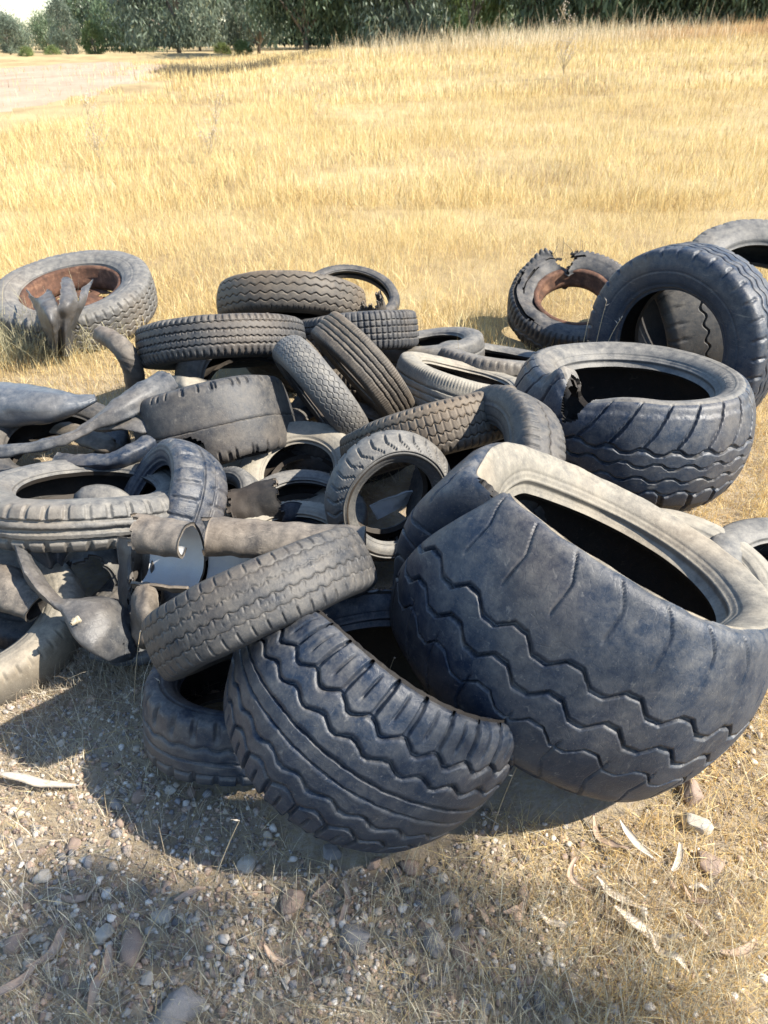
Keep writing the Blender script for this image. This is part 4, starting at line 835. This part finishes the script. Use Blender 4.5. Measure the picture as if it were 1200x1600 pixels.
# ------------------------------------------------------------------ single dry stalks and weeds
def stalk(u, v, z, h, lx, ly, label, r=.0013, spik=3):
    P = spot(u, v, z); t = np.linspace(0, 1, 10)[:, None]
    path = P+np.array([lx, ly, h])*t+np.array([lx, ly, 0])*.5*t**2; root = empty('grass_stalk', tuple(P)); tag(root, label, 'stalk')
    V, Q = poly_tubes([(path-P, r, r*.5)]); mesh_np('stem', V, Q, STALK, root)
    for k in range(spik):
        q = path[-1-k]-P; d = np.array([random.uniform(-.5, .5), random.uniform(-.4, .4), .4])*.035
        V, Q = poly_tubes([(np.array([q, q+d*.4, q+d*.75, q+d]), .0009, .0002), (np.array([q+d*.25, q+d*.5, q+d*.8]), .0024, .0004)]); mesh_np('spikelet', V, Q, PALELEAF, root)
stalk(768, 1300, 0, .26, .03, .0, 'dry oat stalk standing in front of the zigzag tyre')
stalk(596, 1090, .25, .10, .02, .02, 'short pale stalk in the dark hole of the zigzag tyre', spik=1)
stalk(250, 1180, .02, .22, .015, .03, 'tall thin stalk in front of the half-hidden dark tyre', spik=1)
stalk(210, 1100, .02, .2, .02, .05, 'thin bent stalk left of the half-hidden dark tyre', spik=1)
stalk(330, 1400, .0, .2, .05, .03, 'thin straight stalk rising from the gravel at left centre', spik=1)
stalk(200, 1540, .0, .22, .07, .04, 'thin straight stalk rising from the gravel near the bottom left', spik=1)
stalk(912, 535, .35, .22, .01, .0, 'left of three pale stalks behind the wide torn tyre', .002); stalk(932, 535, .35, .20, .012, .0, 'middle of three pale stalks behind the wide torn tyre', .002); stalk(950, 535, .35, .12, .03, .0, 'right of three pale stalks behind the wide torn tyre', .002)
def weed(u, v, h, label, seed_, spread=.5, nb=9):
    r_ = random.Random(seed_); P = ground_hit(u, v); root = empty('dry_weed', tuple(P)); tag(root, label, 'weed'); paths = []; tips = []
    def br(p0, d, ln, r, lev):
        t = np.linspace(0, 1, 6)[:, None]; c = np.array([r_.uniform(-.2, .2), r_.uniform(-.2, .2), .15]); P_ = p0+d*ln*t+c*ln*t**2*.5; paths.append((P_, r, r*.5))
        if lev < 2:
            for q in range(nb if lev == 0 else 4):
                f_ = P_[r_.randrange(1, 6)]; a = r_.uniform(0, 6.28); dd = np.array([math.cos(a)*spread, math.sin(a)*spread, .8]); dd /= np.linalg.norm(dd); br(f_, dd, ln*r_.uniform(.3, .55), r*.6, lev+1)
        else: tips.append(P_[-1]); tips.append(P_[3])
    for _ in range(2): br(np.array([r_.uniform(-.02, .02), 0, 0]), np.array([r_.uniform(-.35, .35), r_.uniform(-.2, .2), 1.]), h*.7, .0035*h/.5, 0)
    V, Q = poly_tubes(paths, 4); mesh_np('stem', V, Q, STALK, root)
    P0_, F_ = stone_mesh(7, 0, 1.); tp = np.array(tips); V = (P0_[None]*.006*h/.5+tp[:, None]).reshape(-1, 3); Fq = (F_[None]+(np.arange(len(tp))*len(P0_))[:, None, None]).reshape(-1, 3)
    tag(mesh_np('seed_heads', V, Fq, PALELEAF, root), kind='stuff')
weed(160, 262, .85, 'leafless dry weed standing in the field at the left', 3); weed(325, 255, .80, 'leafless dry weed standing in the field right of the leftmost one', 5); weed(880, 122, 1.5, 'small leafless dry shrub on the slope at upper right', 9, .6); weed(500, 190, .5, 'low grey dry weed in the middle of the field', 11, .8)

# ------------------------------------------------------------------ trees
def crown_mesh(seed_, ncl, nlf, rx, ry, rz, zc, lw, ll, gcol, skirt=.0, cs=.22):
    r_ = np.random.default_rng(seed_); d = r_.normal(size=(ncl, 3)); d /= np.linalg.norm(d, axis=1, keepdims=True); rad = r_.uniform(.45, 1., ncl)**.5
    c = d*rad[:, None]*np.array([rx, ry, rz])+np.array([0, 0, zc]); c[:, :2] *= (1-.25*np.clip((c[:, 2:]-zc)/rz, 0, 1)); s = r_.uniform(.6, 1.3, ncl)*cs*rx
    k = r_.integers(0, ncl, nlf); off = r_.normal(size=(nlf, 3))*s[k][:, None]*np.array([.8, .8, 1.0]); P = c[k]+off
    P[:, 2] = np.maximum(P[:, 2], .25)
    az_ = r_.uniform(0, 6.28, nlf); tilt = np.abs(r_.normal(.5, .35, nlf)); dn = np.stack([np.cos(az_)*np.sin(tilt), np.sin(az_)*np.sin(tilt), -np.cos(tilt)], -1)
    sd = np.stack([-np.sin(az_), np.cos(az_), 0*az_], -1); sd = sd*np.cos(r_.uniform(0, 3, nlf))[:, None]+np.cross(dn, sd)*np.sin(r_.uniform(0, 3, nlf))[:, None]; sd /= np.linalg.norm(sd, axis=1, keepdims=True)
    L = ll*r_.uniform(.6, 1.3, nlf)[:, None]; W_ = lw*r_.uniform(.6, 1.3, nlf)[:, None]
    V = np.stack([P, P+dn*L*.45+sd*W_*.5, P+dn*L, P+dn*L*.45-sd*W_*.5], 1).reshape(-1, 3); Q = np.arange(nlf*4).reshape(-1, 4)
    cl = gcol*(1+.28*r_.normal(size=ncl))[k][:, None]*(1+.18*r_.normal(size=nlf))[:, None]; cl = cl+(r_.random(nlf) < .05)[:, None]*np.array([.08, .05, .0])
    return mesh_np('crown', V, Q, LEAF, col=np.repeat(np.clip(cl, .012, .4), 4, 0), smooth=False, me_only=True), c
def trunk_mesh(seed_, h, r, clumps, base_z=0):
    r_ = np.random.default_rng(seed_); t = np.linspace(0, 1, 12)[:, None]; top = np.array([r_.normal()*.06*h, r_.normal()*.06*h, h]); P = top*t+np.array([r_.normal(), r_.normal(), 0])*.03*h*np.sin(t*5)
    paths = [(P, r, r*.35)]
    for c in clumps[:: max(1, len(clumps)//14)]:
        k = int(np.clip(c[2]/h*8-2, 1, 9)); t2 = np.linspace(0, 1, 7)[:, None]; q = P[k]; paths.append((q+(c-q)*t2+np.array([0, 0, .12])*np.linalg.norm(c-q)*np.sin(t2*np.pi), r*.45, r*.10))
    V, Q = poly_tubes(paths, 8); return mesh_np('trunk', V, Q, BARK, me_only=True)
g1, g2, g3, g4 = np.array([.150, .200, .115]), np.array([.185, .225, .165]), np.array([.190, .240, .090]), np.array([.130, .175, .105])
PROTO = []
for k, (ncl, nlf, rx, rz, zc, h, gc) in enumerate([(60, 9500, 1.0, 1.05, 1.12, 1.7, g2), (70, 10000, 1.15, .95, 1.1, 1.6, g1), (55, 8500, .8, 1.25, 1.35, 2.1, g2), (60, 9500, 1.1, .9, 1.3, 1.7, g4), (45, 6000, .62, .95, 1.0, 1.5, g3)]):
    cm, cc = crown_mesh(60+k, ncl, nlf, rx, rx, rz, zc, .035, .13, gc); PROTO.append((cm, trunk_mesh(70+k, h, .05, cc)))
def tree(x, y, s, k, label, grp, sz=1., name='eucalyptus_tree', dz=0.):
    root = empty(name, (x, y, float(terrain(x, y))-.05+dz)); root.scale = (s, s, s*sz); root.rotation_euler = (0, 0, random.uniform(0, 6.28)); tag(root, label, 'tree', grp)
    for nm, me in zip(('crown', 'trunk'), PROTO[k]): link(bpy.data.objects.new(nm, me), root)
def utree(u, y, s, k, label, grp=None, **q): tree((u-600)/F*(y*math.cos(PITCH)+1.0)*1.0, y, s, k, label, grp, **q)
utree(150, 74, 1.35, 4, 'small bright green conical young tree beside the track bend', sz=1.0); utree(108, 78, 1.5, 2, 'slender grey-green young tree left of the small conical tree', sz=1.1)
utree(282, 72, 4.0, 0, 'broad grey-green weeping tree at the head of the track'); utree(212, 80, 2.8, 1, 'dark tree between the conical tree and the broad weeping tree')
utree(18, 92, 2.0, 0, 'dark round tree at the far left above the track', sz=.85); utree(-70, 80, 2.2, 1, 'tree cut off by the left edge of the picture')
utree(405, 76, 3.2, 2, 'tall narrow grey-green tree right of the broad weeping tree'); utree(480, 64, 4.2, 3, 'dense dark green tree in the middle of the tree line'); utree(560, 66, 4.4, 1, 'wide mid-green tree right of the dense dark tree')
utree(640, 62, 3.6, 0, 'pale grey-green tree behind the tall feathery grass, left end'); utree(735, 60, 3.0, 4, 'bright yellow-green tree behind the tall feathery grass', sz=1.2); utree(830, 62, 4.2, 3, 'dark green tree behind the right end of the feathery grass')
utree(920, 58, 4.0, 1, 'spreading tree behind the orange-brown grass on the crest'); utree(1010, 56, 4.6, 3, 'very dark tree with a shaded trunk on the right crest'); utree(1100, 58, 4.2, 0, 'grey-green tree second from the right edge'); utree(1190, 54, 4.4, 3, 'dark tree at the right edge of the crest'); utree(1270, 56, 4.4, 1, 'tree just beyond the right edge of the crest')
for i in range(26):
    u = -140+i*56+random.uniform(-14, 14); y = random.uniform(100, 122); s = (random.uniform(1.7, 2.05) if u < 130 else random.uniform(3.4, 4.6))
    utree(u, y, s, random.choice([0, 1, 3, 1]), 'grey-green tree in the far row behind the nearer trees', 'trees in the far row')
bm_ = [(85, 70, .8), (45, 66, .7), (380, 70, 1.0), (350, 74, .9)]
for u, y, s in bm_: utree(u, y, s*1.2, 4, {85: 'low green bush under the slender young tree', 45: 'low green bush near the left edge beyond the track', 380: 'yellowish bush at the foot of the tall narrow tree', 350: 'small bush right of the broad weeping tree'}[u], name='bush', sz=.6, dz=-.3)
# the eucalyptus behind the viewer to the right whose shade falls across the foreground
SH = np.array([(.52, .48), (.24, 1.02), (.02, 1.20), (-.25, 1.34), (-.5, 1.26), (-.62, 1.08), (-1.0, .95), (-1.6, .8), (-1.6, -.4), (1.0, -.4), (.8, .1)])
cx_ = rng.uniform(-1.7, 1.7, 1600); cy_ = rng.uniform(-.5, 1.4, 1600); ok = inpoly(cx_, cy_, SH); cx_, cy_ = cx_[ok][:520], cy_[ok][:520]; hh = rng.uniform(4.2, 6.8, len(cx_))
CL = np.stack([cx_+SUN[0]/SUN[2]*hh, cy_+SUN[1]/SUN[2]*hh, hh], -1); base = np.array([5.9, -2.4, 0.]); kk = rng.integers(0, len(CL), 5200); P = CL[kk]+rng.normal(0, .06, (5200, 3))
az_ = rng.uniform(0, 6.28, len(P)); tl = np.abs(rng.normal(.5, .4, len(P))); dn = np.stack([np.cos(az_)*np.sin(tl), np.sin(az_)*np.sin(tl), -np.cos(tl)], -1); sd_ = np.stack([-np.sin(az_), np.cos(az_), 0*az_], -1)
L_ = rng.uniform(.09, .16, len(P))[:, None]; V = np.stack([P, P+dn*L_*.45+sd_*.012, P+dn*L_, P+dn*L_*.45-sd_*.012], 1).reshape(-1, 3)-base
root = empty('eucalyptus_tree', tuple(base)); tag(root, 'eucalyptus just behind the viewer, out of frame, shading the gravel', 'tree')
mesh_np('crown', V, np.arange(len(V)).reshape(-1, 4), LEAF, root, col=np.repeat(np.clip(g2*(1+.2*rng.normal(size=len(P)))[:, None], .02, .3), 4, 0), smooth=False)
t = np.linspace(0, 1, 12)[:, None]; TP = np.array([-.5, .9, 6.6])*t+np.array([.12, .1, 0])*np.sin(t*6); paths = [(TP, .16, .05)]
for c in CL[::9]-base:
    k = int(np.clip(c[2]/6.6*11-3, 3, 10)); t2 = np.linspace(0, 1, 6)[:, None]; paths.append((TP[k]+(c-TP[k])*t2, .022, .005))
V, Q = poly_tubes(paths, 7); mesh_np('trunk', V, Q, BARK, root)
